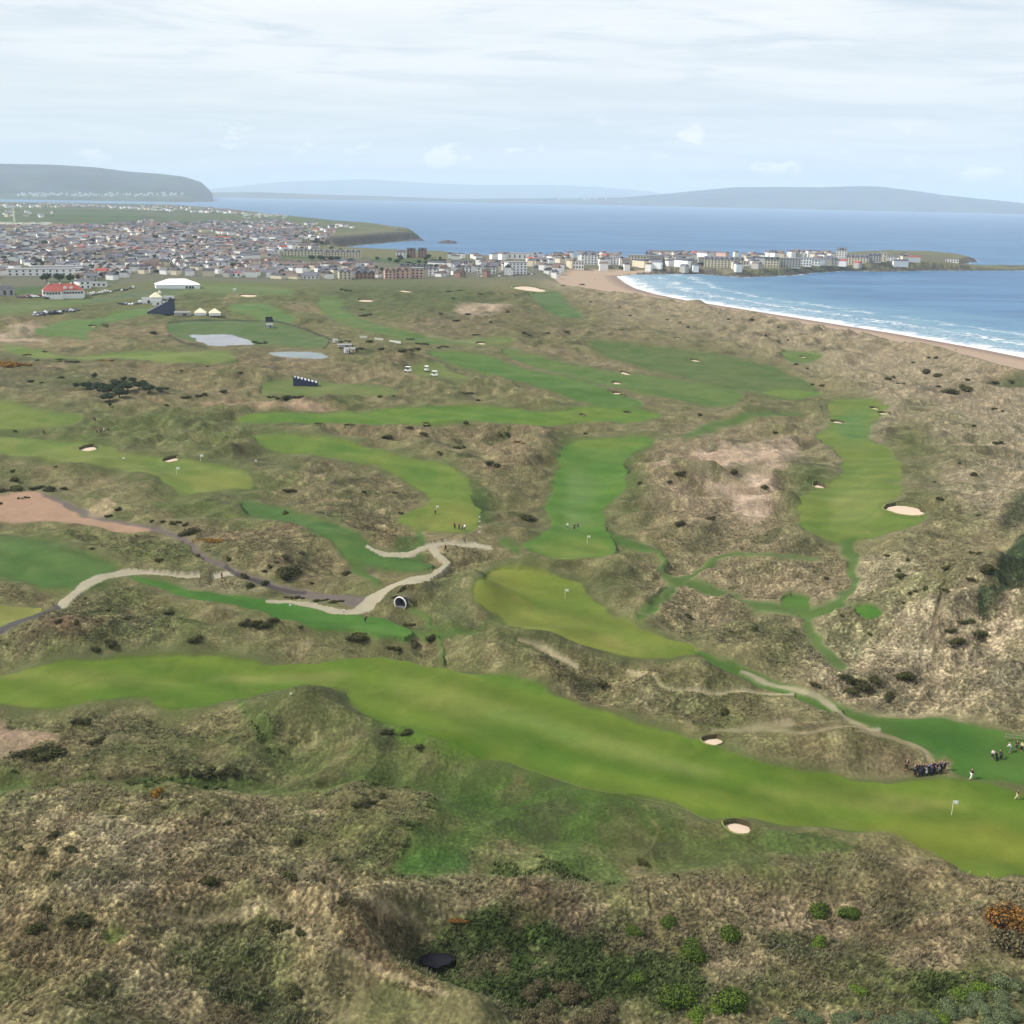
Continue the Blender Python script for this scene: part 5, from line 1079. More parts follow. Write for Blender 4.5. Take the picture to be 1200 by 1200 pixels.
# rows of pale holiday caravans
cv = MB(); CVM = [wm('white'), wm('cream')]
for px0, px1, y0, y1, n in [(0, 62, 260.5, 264, 90), (283, 345, 252, 256, 60), (300, 340, 250.5, 253, 30)]:
    for x, y, z, s in scatter([(px0, y0), (px1, y0+.5), (px1-5, y1), (px0, y1)], n):
        cv.cur = int(g_.integers(0, 2)); cv.box(x, y, z-.2, 10, 4, 3.2, g_.choice([0, .1, 1.57]))
o = cv.build('distant_caravans', CVM); o['kind'] = 'stuff'
# villages on the far shore
vm_ = MB()
for x0, x1, y0, y1, n in [(20, 215, 226, 230, 150), (725, 760, 236.5, 238, 14), (850, 1000, 234, 241, 60), (650, 720, 233, 235, 10)]:
    for _ in range(n):
        px, py = g_.uniform(x0, x1), g_.uniform(y0, y1); D = ray(px, py); D = D/np.hypot(D[0], D[1]); dd = 10500 if x0 < 300 else 18500
        z = CAM[2]+D[2]*dd
        s = g_.uniform(.4, 1.3)*(15 if x0 < 300 else 26); vm_.box(D[0]*dd, D[1]*dd, max(z, 0)-4, s, s*.6, s*.5+4)
o = vm_.build('distant_village', wm('white')); o['kind'] = 'stuff'

def block(label, cat, px, py, wpx, hpx, storeys, wc, roof='flat', rc='dark', yaw=0.0, depth=12, bays=None, name='apartment_block', gables=0):
    p = Vector(at_z(px, py, 10.0)); p.z = ground(p.x, p.y)
    for _ in range(3): p = Vector(at_z(px, py, p.z)); p.z = ground(p.x, p.y)
    m = mpp(p); w, h = wpx*m, hpx*m; rz = yaw-math.atan2(p.x, p.y); r = empty(name, p, rz)
    H_ = h*(.78 if roof != 'flat' else .94); a = MB(); a.box(0, 0, -1.5, w, depth, H_+1.5); wobj = a.build('wall', wm(wc), r)
    b = MB()
    if roof == 'flat': b.box(0, 0, H_+.003, w+.5, depth+.5, h*.06+.3)
    elif gables:
        b.gable(0, 0, H_+.02, w, depth, h*.22, .3)
        gw = w/gables
        for i in range(gables):
            cx_ = -w/2+gw*(i+.5); P = [(cx_-gw*.4, -depth/2-.6, H_+.05), (cx_+gw*.4, -depth/2-.6, H_+.05), (cx_, -depth/2-.6, H_+h*.2+.6), (cx_-gw*.4, 0, H_+.05), (cx_+gw*.4, 0, H_+.05), (cx_, 0, H_+h*.2+.6)]
            b.poly(P, [(0, 1, 2), (0, 2, 5, 3), (1, 4, 5, 2)])
    else: b.gable(0, 0, H_+.02, w, depth, h*.22, .4, hip=(depth*.4 if roof == 'hip' else 0))
    ro = b.build('roof', rm_(rc) if roof != 'flat' else MM('flat_roof', (150, 150, 152), .9, .1), r)
    if roof != 'flat' and not gables:
        for k in range(max(1, int(w/18))):
            c = MB(); c.box(0, 0, 0, 1.2, .9, 2.2); c.build('chimney', wm('grey'), ro, (-w/2+w*(k+.5)/max(1, int(w/18)), 0, H_+h*.22-.9))
    bays = bays or max(2, min(12, int(w/4.2))); sh = H_/storeys
    q = MB(); q.box(0, 0, 0, min(1.9, w/bays*.55), .14, sh*.55); pw0 = None
    for s in range(storeys):
        for k in range(bays):
            if pw0 is None: pw0 = q.build('window', GLASS, wobj); o = pw0
            else: o = pw0.copy(); COL.objects.link(o); o.parent = wobj
            o.location = (-w/2+w*(k+.5)/bays, -depth/2-.05, sh*(s+.25))
    r['label'] = label; r['category'] = cat; return r
BL = [('long pale flat-roofed school block behind three dark trees', 'school', 55, 322.5, 78, 7, 2, 'white', 'flat', 'dark', .05, 16), ('second long grey flat-roofed block behind the pale school', 'school', 66, 317.5, 52, 5, 1, 'grey', 'flat', 'dark', .05, 16),
      ('low white long hall right of the red-roofed clubhouse', 'hall', 108, 335.5, 30, 4, 1, 'white', 'flat', 'dark', -.1, 10), ('white gabled house standing right behind the red-roofed clubhouse', 'house', 97, 338, 13, 10, 2, 'white', 'gable', 'slate', .5, 10),
      ('left dark brick gabled flats of the pink seafront group', 'apartments', 457, 326.5, 13, 12, 3, 'pink', 'gable', 'brown', .1, 12, None, 'apartment_block', 2), ('middle salmon pink gabled apartment block facing the links', 'apartments', 472, 326, 16, 12, 3, 'pink', 'gable', 'brown', 0, 12, None, 'apartment_block', 2),
      ('right plain salmon apartment block with flat front facing the links', 'apartments', 489, 325.5, 14, 11, 3, 'pink', 'flat', 'brown', 0, 12), ('cream flats with pointed gables left of the pink blocks', 'apartments', 404, 327, 14, 11, 3, 'cream', 'gable', 'slate', .1, 12, None, 'apartment_block', 2),
      ('brown brick flats between cream flats and pink blocks', 'apartments', 428, 326.5, 22, 9, 2, 'brick', 'gable', 'dark', 0, 12, None, 'apartment_block', 3), ('dark terrace with white dormers behind the pink blocks', 'terrace', 488, 315.5, 38, 6, 2, 'grey', 'gable', 'dark', 0, 10, None, 'terrace', 6), ('white gabled terrace right of the pink blocks', 'terrace', 507, 323, 10, 10, 3, 'white', 'gable', 'slate', 0, 10, None, 'terrace', 2),
      ('long pale grandly gabled terrace on the far strand, left half', 'terrace', 356, 298, 44, 8, 3, 'cream', 'gable', 'slate', 0, 12, None, 'terrace', 8), ('pale cream terrace on the far strand, right half', 'terrace', 402, 301, 40, 8.5, 3, 'cream', 'gable', 'slate', 0, 12, None, 'terrace', 7),
      ('long low reddish school range inside the left town green', 'school', 350, 315, 40, 7, 2, 'pink', 'gable', 'brown', 0, 12), ('white low range left of the brown brick flats', 'hall', 355, 326.5, 36, 4, 1, 'white', 'gable', 'slate', 0, 8),
      ('white villa left of the twin brown gabled flats', 'villa', 470, 302, 12, 8, 3, 'white', 'hip', 'dark', 0, 12), ('left one of twin brown tall gabled flats by the west bay', 'apartments', 482, 302, 10, 11, 4, 'brick', 'gable', 'dark', 0, 12, None, 'apartment_block', 1), ('right one of twin brown tall gabled flats by the west bay', 'apartments', 495, 302, 10, 11, 4, 'brick', 'gable', 'dark', 0, 12, None, 'apartment_block', 1),
      ('big white low hall near the peninsula sea edge', 'hall', 612, 303.5, 34, 6.5, 1, 'white', 'flat', 'dark', 0, 20, 6), ('white seafront hotel with glazed front left of the beach', 'hotel', 604, 320.5, 22, 13, 4, 'white', 'flat', 'dark', .35, 18), ('white gabled terrace left of the glazed seafront hotel', 'terrace', 570, 320.5, 22, 9, 2, 'white', 'gable', 'slate', 0, 10, None, 'terrace', 4),
      ('white terrace of small houses further left of the glazed hotel', 'terrace', 543, 319, 20, 8, 2, 'white', 'gable', 'slate', 0, 10, None, 'terrace', 3), ('white arcaded building right behind the beach', 'hotel', 676, 317, 16, 9, 2, 'white', 'flat', 'dark', 0, 14, 5), ('taller white hotel behind the beach with stepped gables', 'hotel', 690, 315, 18, 14, 4, 'white', 'gable', 'slate', 0, 14, None, 'hotel', 2),
      ('cream long hotel above the promenade, left of the church', 'hotel', 748, 311.5, 24, 12, 4, 'cream', 'flat', 'dark', 0, 14), ('white hotel left of the cream promenade hotel', 'hotel', 722, 312, 14, 9, 3, 'white', 'gable', 'slate', 0, 12), ('small square white house alone on the harbour wall', 'house', 765, 320.5, 12, 7, 2, 'white', 'hip', 'slate', 0, 10),
      ('long pale five-storey terrace overlooking the bay', 'terrace', 848, 313.5, 44, 12, 4, 'cream', 'gable', 'slate', 0, 14, None, 'terrace', 8), ('white low boathouse group at the harbour below the long terrace', 'boathouse', 870, 319.5, 26, 5, 1, 'white', 'gable', 'brown', 0, 10, None, 'boathouse', 3), ('grey slated house row on the bay left of the long terrace', 'terrace', 800, 316.5, 26, 6, 2, 'grey', 'gable', 'slate', 0, 10),
      ('pale block with dark gables right of the long bay terrace', 'apartments', 904, 313, 16, 11, 3, 'cream', 'gable', 'dark', 0, 12, None, 'apartment_block', 3), ('tall dark and white modern flats facing the bay', 'apartments', 926, 313, 22, 10, 4, 'grey', 'flat', 'dark', 0, 14), ('bright white modern flats with dark vertical gaps', 'apartments', 944, 313, 12, 9, 3, 'white', 'flat', 'dark', 0, 14, 4), ('small white house right of the modern flats', 'house', 956, 310.5, 10, 7, 2, 'white', 'gable', 'slate', 0, 10),
      ('grey terrace before the headland hill', 'terrace', 972, 310, 16, 8, 3, 'grey', 'gable', 'slate', 0, 10, None, 'terrace', 4), ('white corner hotel starting the headland terrace', 'hotel', 985, 310, 11, 12, 4, 'white', 'gable', 'slate', 0, 12, None, 'hotel', 1), ('pale headland terrace, left part, with pointed roofs', 'terrace', 1004, 309.5, 24, 10, 4, 'cream', 'gable', 'slate', 0, 12, None, 'terrace', 5), ('grey headland terrace, right part, four storeys', 'terrace', 1024, 309, 14, 9.5, 4, 'grey', 'gable', 'slate', 0, 12, None, 'terrace', 3),
      ('last tall narrow pale block of the headland terrace', 'apartments', 1034, 309, 8, 9, 3, 'cream', 'flat', 'slate', 0, 10), ('left white villa on the slope of the headland', 'villa', 1045, 305.5, 9, 5, 2, 'white', 'hip', 'slate', 0, 10), ('right white villa on the slope of the headland', 'villa', 1057, 306, 9, 4.5, 2, 'white', 'gable', 'slate', .2, 10), ('low white building alone on the headland shore', 'building', 1115, 311.5, 13, 3.5, 1, 'white', 'flat', 'dark', 0, 10),
      ('dark navy-roofed hall cut by the left edge beside the clubhouse grounds', 'hall', 2, 344, 20, 11, 1, 'grey', 'gable', 'dark', .3, 16), ('red-roofed low house at the left edge above the school', 'house', 3, 322, 14, 6, 1, 'white', 'hip', 'red', 0, 10), ('white house with red roof right of the marquee at the town edge', 'house', 276, 324.5, 11, 6, 1, 'white', 'gable', 'red', .2, 9)]
for b in BL: block(*b)
# church with spire
p = Vector(at_z(768, 309, 9)); p.z = ground(p.x, p.y); r = empty('church', p, -.4); r['label'] = 'dark stone church with thin spire behind the harbour'; r['category'] = 'church'
a = MB(); a.pent(0, 0, -1, 26, 10, 8, 5); a.build('nave', MM('dark_stone', (96, 90, 88), .9, .2, .6), r); a = MB(); a.gable(0, 0, 7.02, 26, 10, 5.15, .3); a.build('roof', rm_('dark'), r)
a = MB(); a.box(-14.6, 0, -1, 4.5, 4.5, 13); a.build('tower', MT['dark_stone'], r); a = MB(); a.box(-14.6, 0, 12.01, 4.6, 4.6, 9, 0, .04); a.build('spire', rm_('dark'), r)
# clubhouse
p = at(74, 348); m = mpp(p); r = empty('clubhouse', p, .05+math.atan2(-p.x, p.y)*-1*-1); r['label'] = 'white clubhouse with large red hipped roofs and dormers beside the car park'; r['category'] = 'clubhouse'
u = m; a = MB(); a.box(0, 0, -1, 40*u, 13, 6.2+1); a.box(-9*u, -4, -1, 16*u, 14, 5.6+1); a.box(16*u, 6, -1, 12*u, 14, 5+1); wl = a.build('wall', wm('white'), r)
b = MB(); b.gable(0, 0, 6.22, 38*u, 13, 5, .7, hip=6); b.gable(-9*u, -4.1, 5.65, 16*u, 14.2, 4.4, .6, hip=5); b.gable(16*u, 6, 5.02, 11*u, 14, 4.2, .6, hip=4.5); ro = b.build('roof', rm_('red'), r)
for x in (-13, -2, 9): c = MB(); c.box(0, 0, 0, 1.3, 1.2, 3.6); c.build('chimney', wm('white'), ro, (x*u, 0, 8.6))
for x in (2.5, 8.5): c = MB(); c.pent(0, 0, 0, 2.6, 3, 1.8, .9); o = c.build('dormer', wm('white'), ro, (x*u, -4.4, 6.9)); o.rotation_euler = (0, 0, math.pi/2)
for k in range(14):
    q = MB(); q.box(0, 0, 0, 1.7, .14, 1.6); x = -18.5+37*k/13
    q.build('window', GLASS, wl, (x*u, -11.05 if -16.5 < x < -1.5 else -6.55, 3.2))
# marquee, tents, stand
WHT = MM('white_canvas', (246, 247, 248), .6, .02); CRM = MM('cream_canvas', (232, 224, 190), .7, .04); NAVY = MM('navy_cladding', (52, 58, 88), .7, .08)
p = at(208, 337.5); m = mpp(p); r = empty('marquee', p, .06+.3); r['label'] = 'large white marquee tent standing on grass at the edge of town'; r['category'] = 'marquee'
a = MB(); a.box(0, 0, -.5, 46*m, 20, 4.2); wl = a.build('side_wall', WHT, r); b = MB(); b.gable(0, 0, 3.72, 46*m, 20, 5.2, .5, hip=13); b.build('roof', WHT, r)
for x in (9, 12.5, 15.5): q = MB(); q.box(0, 0, 0, 2.2, .14, 2.2); q.build('opening', MM('dark_opening', (60, 66, 70)), wl, (x*m, -10.05, 0.2))
def tent(px, py, w, h, lab, mt=CRM, yaw=.4, nm='tent'):
    p = at(px, py); m = mpp(p); w *= m; h *= m; r = empty(nm, p, yaw); r['label'] = lab; r['category'] = 'tent'
    a = MB(); a.box(0, 0, -.3, w*.92, w*.92, h*.35+.3); a.build('side_wall', WHT, r); b = MB(); b.box(0, 0, h*.35+.01, w, w, h*.65, 0, .06); b.build('canopy', mt, r)
tent(183, 351, 13, 8, 'cream pointed tent above the white boxes beside the navy grandstand'); tent(235, 368.5, 13, 7, 'left of two joined cream tents behind the practice oval', yaw=.2); tent(252, 369, 13, 7, 'right of two joined cream tents behind the practice oval', yaw=.3); tent(187, 344, 4, 3.5, 'tiny cream pointed tent in front of the large white marquee')
def hut(px, py, w, h, lab, wc='white', yaw=.2, d=5, roofc='flat_roof', nm='cabin', cat='cabin'):
    p = at(px, py); m = mpp(p); w *= m; h *= m; r = empty(nm, p, yaw); r['label'] = lab; r['category'] = cat
    a = MB(); a.box(0, 0, -.4, w, d, h*.85+.4); wl = a.build('wall', wm(wc), r); b = MB(); b.gable(0, 0, h*.85+.01, w, d, h*.15+.2, .2); b.build('roof', MM(roofc, (200, 200, 202)), r)
    q = MB(); q.box(0, 0, 0, w*.25, .12, h*.5); q.build('door', GLASS, wl, (w*.15, -d/2-.05, 0))
MM('flat_roof', (150, 150, 152), .9, .1)
hut(173, 355, 11, 6, 'long white temporary cabin left of the navy grandstand'); hut(184, 357, 9, 5, 'shorter white cabin next to the navy grandstand'); hut(198, 350, 11, 3, 'low white unit behind the navy grandstand')
hut(406, 412.5, 5, 5, 'left of two small white huts beyond the practice oval'); hut(413, 411.5, 6, 4, 'right of two small white huts beyond the practice oval', 'cream'); hut(393, 400, 5, 2.6, 'tiny white cabin at the right end of the practice oval'); hut(404, 405.5, 15, 2.4, 'long low pale shed beside the two small white huts', 'grey'); hut(214, 369, 17, 3.6, 'long grey equipment container row in front of the dunes', 'grey')
hut(275, 341, 3, 3, 'tiny white hut beside the sandy hollow'); hut(316, 383.5, 7, 4, 'dark and pale machine shelter inside the practice oval', 'grey')
def stand(px, py, w, h, lab, yaw, d=9):
    p = at(px, py); m = mpp(p); w *= m; h *= m*1.15; r = empty('grandstand', p, yaw); r['label'] = lab; r['category'] = 'grandstand'
    a = MB(); P = [(-w/2, -d/2, -.5), (w/2, -d/2, -.5), (w/2, d/2, -.5), (-w/2, d/2, -.5), (-w/2, d/2, .9), (w/2, d/2, .9), (-w/2, -d/2, h), (w/2, -d/2, h)]
    a.poly(P, [(0, 1, 7, 6), (1, 2, 5, 7), (0, 6, 4, 3), (2, 3, 4, 5), (0, 3, 2, 1)]); a.build('cladding', NAVY, r)
    for i in range(7):
        b = MB(); t = (i+.5)/7; b.box(0, d/2-t*d, .9+t*(h-.9)+.06, w*.96, d/7*.5, .35); b.build('seat_row', MM('stand_seat', (186, 190, 204)), r)
    c = MB(); c.box(0, -d/2-.1, h+.01, w, .12, 1.1); c.build('guard_rail', MM('navy_rail', (30, 34, 56)), r)
stand(189, 366.5, 17, 12, 'large navy clad grandstand seen from behind, near the marquee', 1.45, 17); stand(358, 451, 12, 8, 'smaller navy wedge viewing stand on the small green', -1.35, 12)
stand(316, 377, 8, 3.5, 'tiny grey viewing stand behind the practice oval', 0, 4)
for x, y, l, yaw, lab in [(444, 398.5, 11, -.35, 'left pale low hoarding panel on the dunes beyond the huts'), (463, 401.5, 17, -.6, 'long pale hoarding panel right of the shorter one'), (426, 396, 9, -.2, 'faint grey hoarding panel left of the two pale ones')]:
    p = at(x, y); m = mpp(p); r = empty('hoarding', p, yaw); r['label'] = lab; r['category'] = 'barrier'; a = MB(); a.box(0, 0, -.2, l*m, .3, 1.5); a.build('panel', MM('hoarding_panel', (206, 208, 196)), r)
    for k in (-1, 0, 1): b = MB(); b.cyl((0, 0, -.4), (0, 0, 1.5), .08, .08, 6); b.build('post', MM('post_grey', (120, 120, 120)), r, (k*l*m*.45, .35, 0))
# wind turbine far left
p = Vector(at_z(17, 257.5, 24)); p.z = ground(p.x, p.y); m = mpp(p); hh = 12.5*m; r = empty('wind_turbine', p); r['label'] = 'pale wind turbine tower standing in far fields at the left edge'; r['category'] = 'wind turbine'
a = MB(); a.cyl((0, 0, -2), (0, 0, hh), 2.4, 1.5, 12); a.build('tower', MM('turbine_cream', (236, 230, 196)), r); a = MB(); a.box(0, 0, hh+.01, 2.6, 6, 2.8); a.build('nacelle', MT['turbine_cream'], r)
for k in range(3):
    t = rad(80+120*k); b = MB(); b.cyl((0, -3.6, hh+1.4), (math.cos(t)*9, -3.6, hh+1.4+math.sin(t)*9), .6, .15, 5); b.build('blade', MT['turbine_cream'], r)
# ---------------------------------------------------------------- vehicles
CARC = {'white': (236, 236, 236), 'silver': (170, 172, 176), 'black': (30, 32, 36), 'navy': (40, 50, 84), 'red': (150, 40, 38), 'grey': (96, 98, 104)}
TYRE = MM('tyre', (26, 26, 26), .9)
def car_proto(c, van=False):
    r = empty('parked_van' if van else 'parked_car'); col = MM('paint_'+c, CARC[c], .3, .02, 1, spec=.5); a = MB()
    if van: a.box(0, 0, .35, 1.95, 5, 1.0); a.box(0, -.5, 1.35, 1.85, 3.9, .95, 0, .92)
    else: a.box(0, 0, .32, 1.8, 4.4, .62, 0, .97); a.box(0, -.25, .94, 1.55, 2.3, .5, 0, .78)
    a.build('body', col, r); b = MB(); b.box(0, (1.35 if van else -.25), (1.5 if van else .97), 1.66 if not van else 1.6, .4 if van else 2.1, .34, 0, .85); b.build('window', GLASS, r)
    for sx in (-1, 1):
        for sy in (-1, 1): w = MB(); w.cyl((-.1, 0, 0), (.1, 0, 0), .33, .33, 10); w.build('wheel', TYRE, r, (sx*.85, sy*1.35, .33))
    return r
CP = {c: car_proto(c) for c in CARC}; VP = car_proto('white', True); ALLP += list(CP.values())+[VP]
carn = []
def car(px, py, c, yaw, zone, van=False):
    p = at(px, py)
    if p is None: return
    o = inst(VP if van else CP[c], p, yaw); carn.append((px, o, ('white van' if van else c+' car'), zone))
g_ = np.random.default_rng(21)
for i in range(34):
    x = 40+i*1.55; y = 368-(x-40)*.11+g_.uniform(-1.8, 1.8)*(1-(i/60)); car(x, y+1.2, g_.choice(['black', 'navy', 'silver', 'white', 'grey', 'black']), g_.uniform(-.4, .4), 'the grassy car park below the clubhouse')
for i in range(22):
    x = 22+i*2.1; car(x, 348.2+g_.uniform(-1.4, 1)+(1 if x > 50 else 0), g_.choice(['white', 'silver', 'black', 'grey', 'red', 'white']), g_.uniform(-.3, .3)+1.2, 'front of the clubhouse hedge')
for i in range(18):
    x = 100+i*3.3; car(x, 346.5-(x-100)*.15+g_.uniform(-.8, .8), g_.choice(['white', 'white', 'silver', 'black', 'grey']), g_.uniform(-.2, .2)+.3, 'the lane right of the clubhouse', g_.random() < .25)
for i in range(16):
    x = 560+i*4.2; car(x, 324.3+g_.uniform(-.9, .7)-(x-560)*.03, g_.choice(['white', 'silver', 'black', 'navy', 'grey']), g_.uniform(-.3, .3), 'the seafront below the glazed hotel')
for i in range(14):
    x = 140+i*4; car(x, 357-(x-140)*.06+g_.uniform(-1, 1), g_.choice(['silver', 'white', 'grey', 'black']), g_.uniform(-.3, .3), 'the strip left of the cabins', g_.random() < .2)
zz = {}
for px, o, d, z in carn: zz.setdefault(z, []).append((px, o, d))
for z, v in zz.items():
    v.sort(key=lambda t: t[0])
    for i, (px, o, d) in enumerate(v):
        o['category'] = 'van' if 'van' in d else 'car'; o['group'] = 'vehicles parked near the town edge'
        o['label'] = f'{d}, {"leftmost" if i == 0 else "rightmost" if i == len(v)-1 else ORD[i]+" from left"}, at {z}'
def buggy(px, py, lab, yaw):
    p = at(px, py); r = empty('golf_buggy', p, yaw); r['label'] = lab; r['category'] = 'golf buggy'; WB = MM('buggy_white', (240, 240, 240), .35, .02, 1, spec=.5)
    s = 1.5; a = MB(); a.box(0, 0, .35*s, 1.25*s, 2.5*s, .45*s, 0, .93); a.box(0, -.9*s, .8*s, 1.2*s, .6*s, .35*s); a.build('body', WB, r)
    b = MB(); b.box(0, -.1*s, 1.85*s, 1.3*s, 2.0*s, .1*s, 0, .9); b.build('canopy', WB, r); c = MB(); c.box(0, 0, .8*s, 1.1*s, .5*s, .35*s); c.build('seat', MM('buggy_seat', (70, 66, 60)), r)
    for sx in (-1, 1):
        for sy in (-1, 1):
            w = MB(); w.cyl((-.1*s, 0, 0), (.1*s, 0, 0), .27*s, .27*s, 10); w.build('wheel', TYRE, r, (sx*.6*s, sy*.85*s, .27*s)); q = MB(); q.cyl((sx*.55*s, sy*.8*s-.1*s, .8*s), (sx*.55*s, sy*.7*s-.1*s, 1.86*s), .03*s, .03*s, 5); q.build('canopy_post', MM('buggy_post', (60, 60, 60)), r)
buggy(478, 436, 'white utility buggy on the small green, left of the pair', 1.3); buggy(509, 441, 'white utility buggy on the small green, right of the pair', 1.2); buggy(500, 435, 'dark laden buggy standing between the two white ones', .3)

# ---------------------------------------------------------------- people
def skin_mesh(pts, edges, root=0, sub=1):
    me = bpy.data.meshes.new('tmp'); me.from_pydata([p[:3] for p in pts], edges, []); o = bpy.data.objects.new('tmp', me); COL.objects.link(o)
    o.modifiers.new('s', 'SKIN'); sm = o.modifiers.new('d', 'SUBSURF'); sm.levels = sub; sm.render_levels = sub
    for i, p in enumerate(pts):
        r = p[3]; me.skin_vertices[0].data[i].radius = (r if not isinstance(r, tuple) else r[0], r if not isinstance(r, tuple) else r[1])
    me.skin_vertices[0].data[root].use_root = True
    dg = bpy.context.evaluated_depsgraph_get(); dg.update(); nm = bpy.data.meshes.new_from_object(o.evaluated_get(dg)); bpy.data.objects.remove(o)
    nm.polygons.foreach_set('use_smooth', [True]*len(nm.polygons)); return nm
def person_meshes(pose):
    st = {'stand': (.12, .0, .12, 0., 0.), 'walk': (.12, .34, .12, -.30, .02), 'bend': (.14, .02, .14, .05, .38)}[pose]
    lx, ly, rx, ry, ln = st
    hip = (0, 0, .95, (.16, .12)); ch = (0, ln*.5, 1.28, (.19, .13)); nk = (0, ln*.85, 1.5, .07)
    hd = (0, ln*1.0, 1.66, .105); sh = 1.42
    A = {'walk': ((-.25, -.22, .95), (.25, .24, .98)), 'stand': ((-.27, .06, .88), (.27, .04, .88)), 'bend': ((-.1, ln+.28, .92), (.1, ln+.28, .92))}[pose]
    body = [hip, ch, nk, hd, (-.19, ln*.7, sh, .07), (-.27, (ln*.7+A[0][1])/2-.04, 1.15, .05), (*A[0], .042), (.19, ln*.7, sh, .07), (.27, (ln*.7+A[1][1])/2-.04, 1.15, .05), (*A[1], .042),
            (-.1, 0, .88, .1), (-lx, ly*.5+.04, .5, .07), (-lx, ly, .08, .05), (-lx, ly+.16, .04, .045), (.1, 0, .88, .1), (rx, ry*.5+.04, .5, .07), (rx, ry, .08, .05), (rx, ry+.16, .04, .045), (0, ln+.04, 1.76, .08)]
    ed = [(0, 1), (1, 2), (2, 3), (3, 18), (1, 4), (4, 5), (5, 6), (1, 7), (7, 8), (8, 9), (0, 10), (10, 11), (11, 12), (12, 13), (0, 14), (14, 15), (15, 16), (16, 17)]
    B = skin_mesh(body, ed)
    k = 1.25; jk = [(*hip[:2], .93, (.19, .15)), (*ch[:3], (.22, .16)), (*nk[:2], 1.45, .1)]+[(*body[i][:3], body[i][3]*k+.012) for i in (4, 5, 7, 8)]
    jk[4] = (jk[4][0], jk[4][1], 1.05, .065); jk[6] = (jk[6][0], jk[6][1], 1.05, .065)
    J = skin_mesh(jk, [(0, 1), (1, 2), (1, 3), (3, 4), (1, 5), (5, 6)])
    tr = [(*hip[:2], .9, (.18, .14))]+[(*body[i][:3], body[i][3]*1.2+.012) for i in (10, 11, 12, 14, 15, 16)]; tr[3] = (*tr[3][:2], .14, .07); tr[6] = (*tr[6][:2], .14, .07)
    T_ = skin_mesh(tr, [(0, 1), (1, 2), (2, 3), (0, 4), (4, 5), (5, 6)])
    Hh = skin_mesh([(0, ln-.02, 1.72, .115), (0, ln-.01, 1.82, .09)], [(0, 1)])
    return B, J, T_, Hh
PM = {k: person_meshes(k) for k in ('stand', 'walk', 'bend')}
SKIN = MM('skin', (198, 150, 124), .6); CL = {n: MM('cloth_'+n, c, .9, .06) for n, c in {'black': (24, 24, 28), 'navy': (34, 40, 74), 'white': (232, 232, 232), 'grey': (120, 124, 130), 'blue': (70, 92, 140), 'cream': (214, 204, 170), 'charcoal': (52, 52, 58), 'darkhair': (40, 32, 26), 'red': (150, 52, 46)}.items()}
def person(px, py, pose, jacket, trousers, yaw, label, group=None, s=1.0, hat='darkhair', off=None):
    p = at(px, py) if off is None else off
    r = empty('person', p-Vector((0, 0, .02)), yaw); r.scale = (s, s, s)
    for nm, me, mt in zip(('body', 'jacket', 'trousers', 'hair'), PM[pose], (SKIN, CL[jacket], CL[trousers], CL[hat])):
        k = (id(me), mt.name)
        if k not in PC: q = me.copy(); q.materials.clear(); q.materials.append(mt); PC[k] = q
        o = bpy.data.objects.new(nm, PC[k]); COL.objects.link(o); o.parent = r
    r['label'] = label; r['category'] = 'person'
    if group: r['group'] = group
    return r
PC = {}
TROL = None
def trolley(px, py, yaw, c, label, group):
    r = empty('golf_trolley', at(px, py), yaw); a = MB(); a.cyl((0, 0, .35), (0, .25, 1.25), .17, .19, 10); a.build('bag', CL[c], r)
    for k in range(5): b = MB(); t = k*1.25; b.cyl((.08*math.cos(t), .24+.08*math.sin(t), 1.24), (.1*math.cos(t), .3+.1*math.sin(t), 1.46), .02, .03, 5); b.build('club', MM('club_metal', (190, 190, 190), .3, .05, 1, 1), r)
    for sx in (-1, 1): w = MB(); w.cyl((sx*.3-.03, 0, .18), (sx*.3+.03, 0, .18), .18, .18, 12); w.build('wheel', TYRE, r)
    h = MB(); h.cyl((0, 0, .25), (0, -.55, 1.05), .02, .02, 6); h.cyl((-.15, -.55, 1.05), (.15, -.55, 1.05), .025, .025, 6); h.cyl((-.3, 0, .18), (.3, 0, .18), .02, .02, 6); h.build('frame', MM('trolley_frame', (40, 40, 44), .4), r)
    r['label'] = label; r['category'] = 'golf trolley'; r['group'] = group
PG = 'players on the course'; CG = 'people gathered by the track end'
person(1138, 913, 'walk', 'black', 'white', 1.9, 'player in black top and white trousers walking on the foreground green', PG, 1.15)
person(1192, 937, 'walk', 'black', 'cream', 1.2, 'player in black near the right edge of the foreground green', PG, 1.05)
person(1163, 889, 'stand', 'white', 'charcoal', 2.5, 'person in white top, left of the trio by the lush swath', PG); person(1173, 890, 'bend', 'charcoal', 'black', .5, 'stooping person in dark clothes, right of the trio', PG); trolley(1168, 891, 1.0, 'black', 'black golf trolley in the middle of the trio near the right edge', PG)
person(1184, 882, 'bend', 'white', 'grey', 1.0, 'person in white bending near the wooden rail', PG, 1.1); person(1191, 878, 'stand', 'black', 'charcoal', 3, 'person in black standing behind the white-topped person', PG); person(1197, 880, 'stand', 'cream', 'black', 2, 'person in cream top at the right edge by the rail', PG)
person(1062, 902, 'stand', 'black', 'black', 2.6, 'person in black standing apart on the bank left of the crowd', CG, 1.15)
gx = np.random.default_rng(3)
cs = ['navy', 'black', 'charcoal', 'navy', 'black', 'blue', 'navy', 'black', 'navy', 'charcoal', 'blue', 'navy']
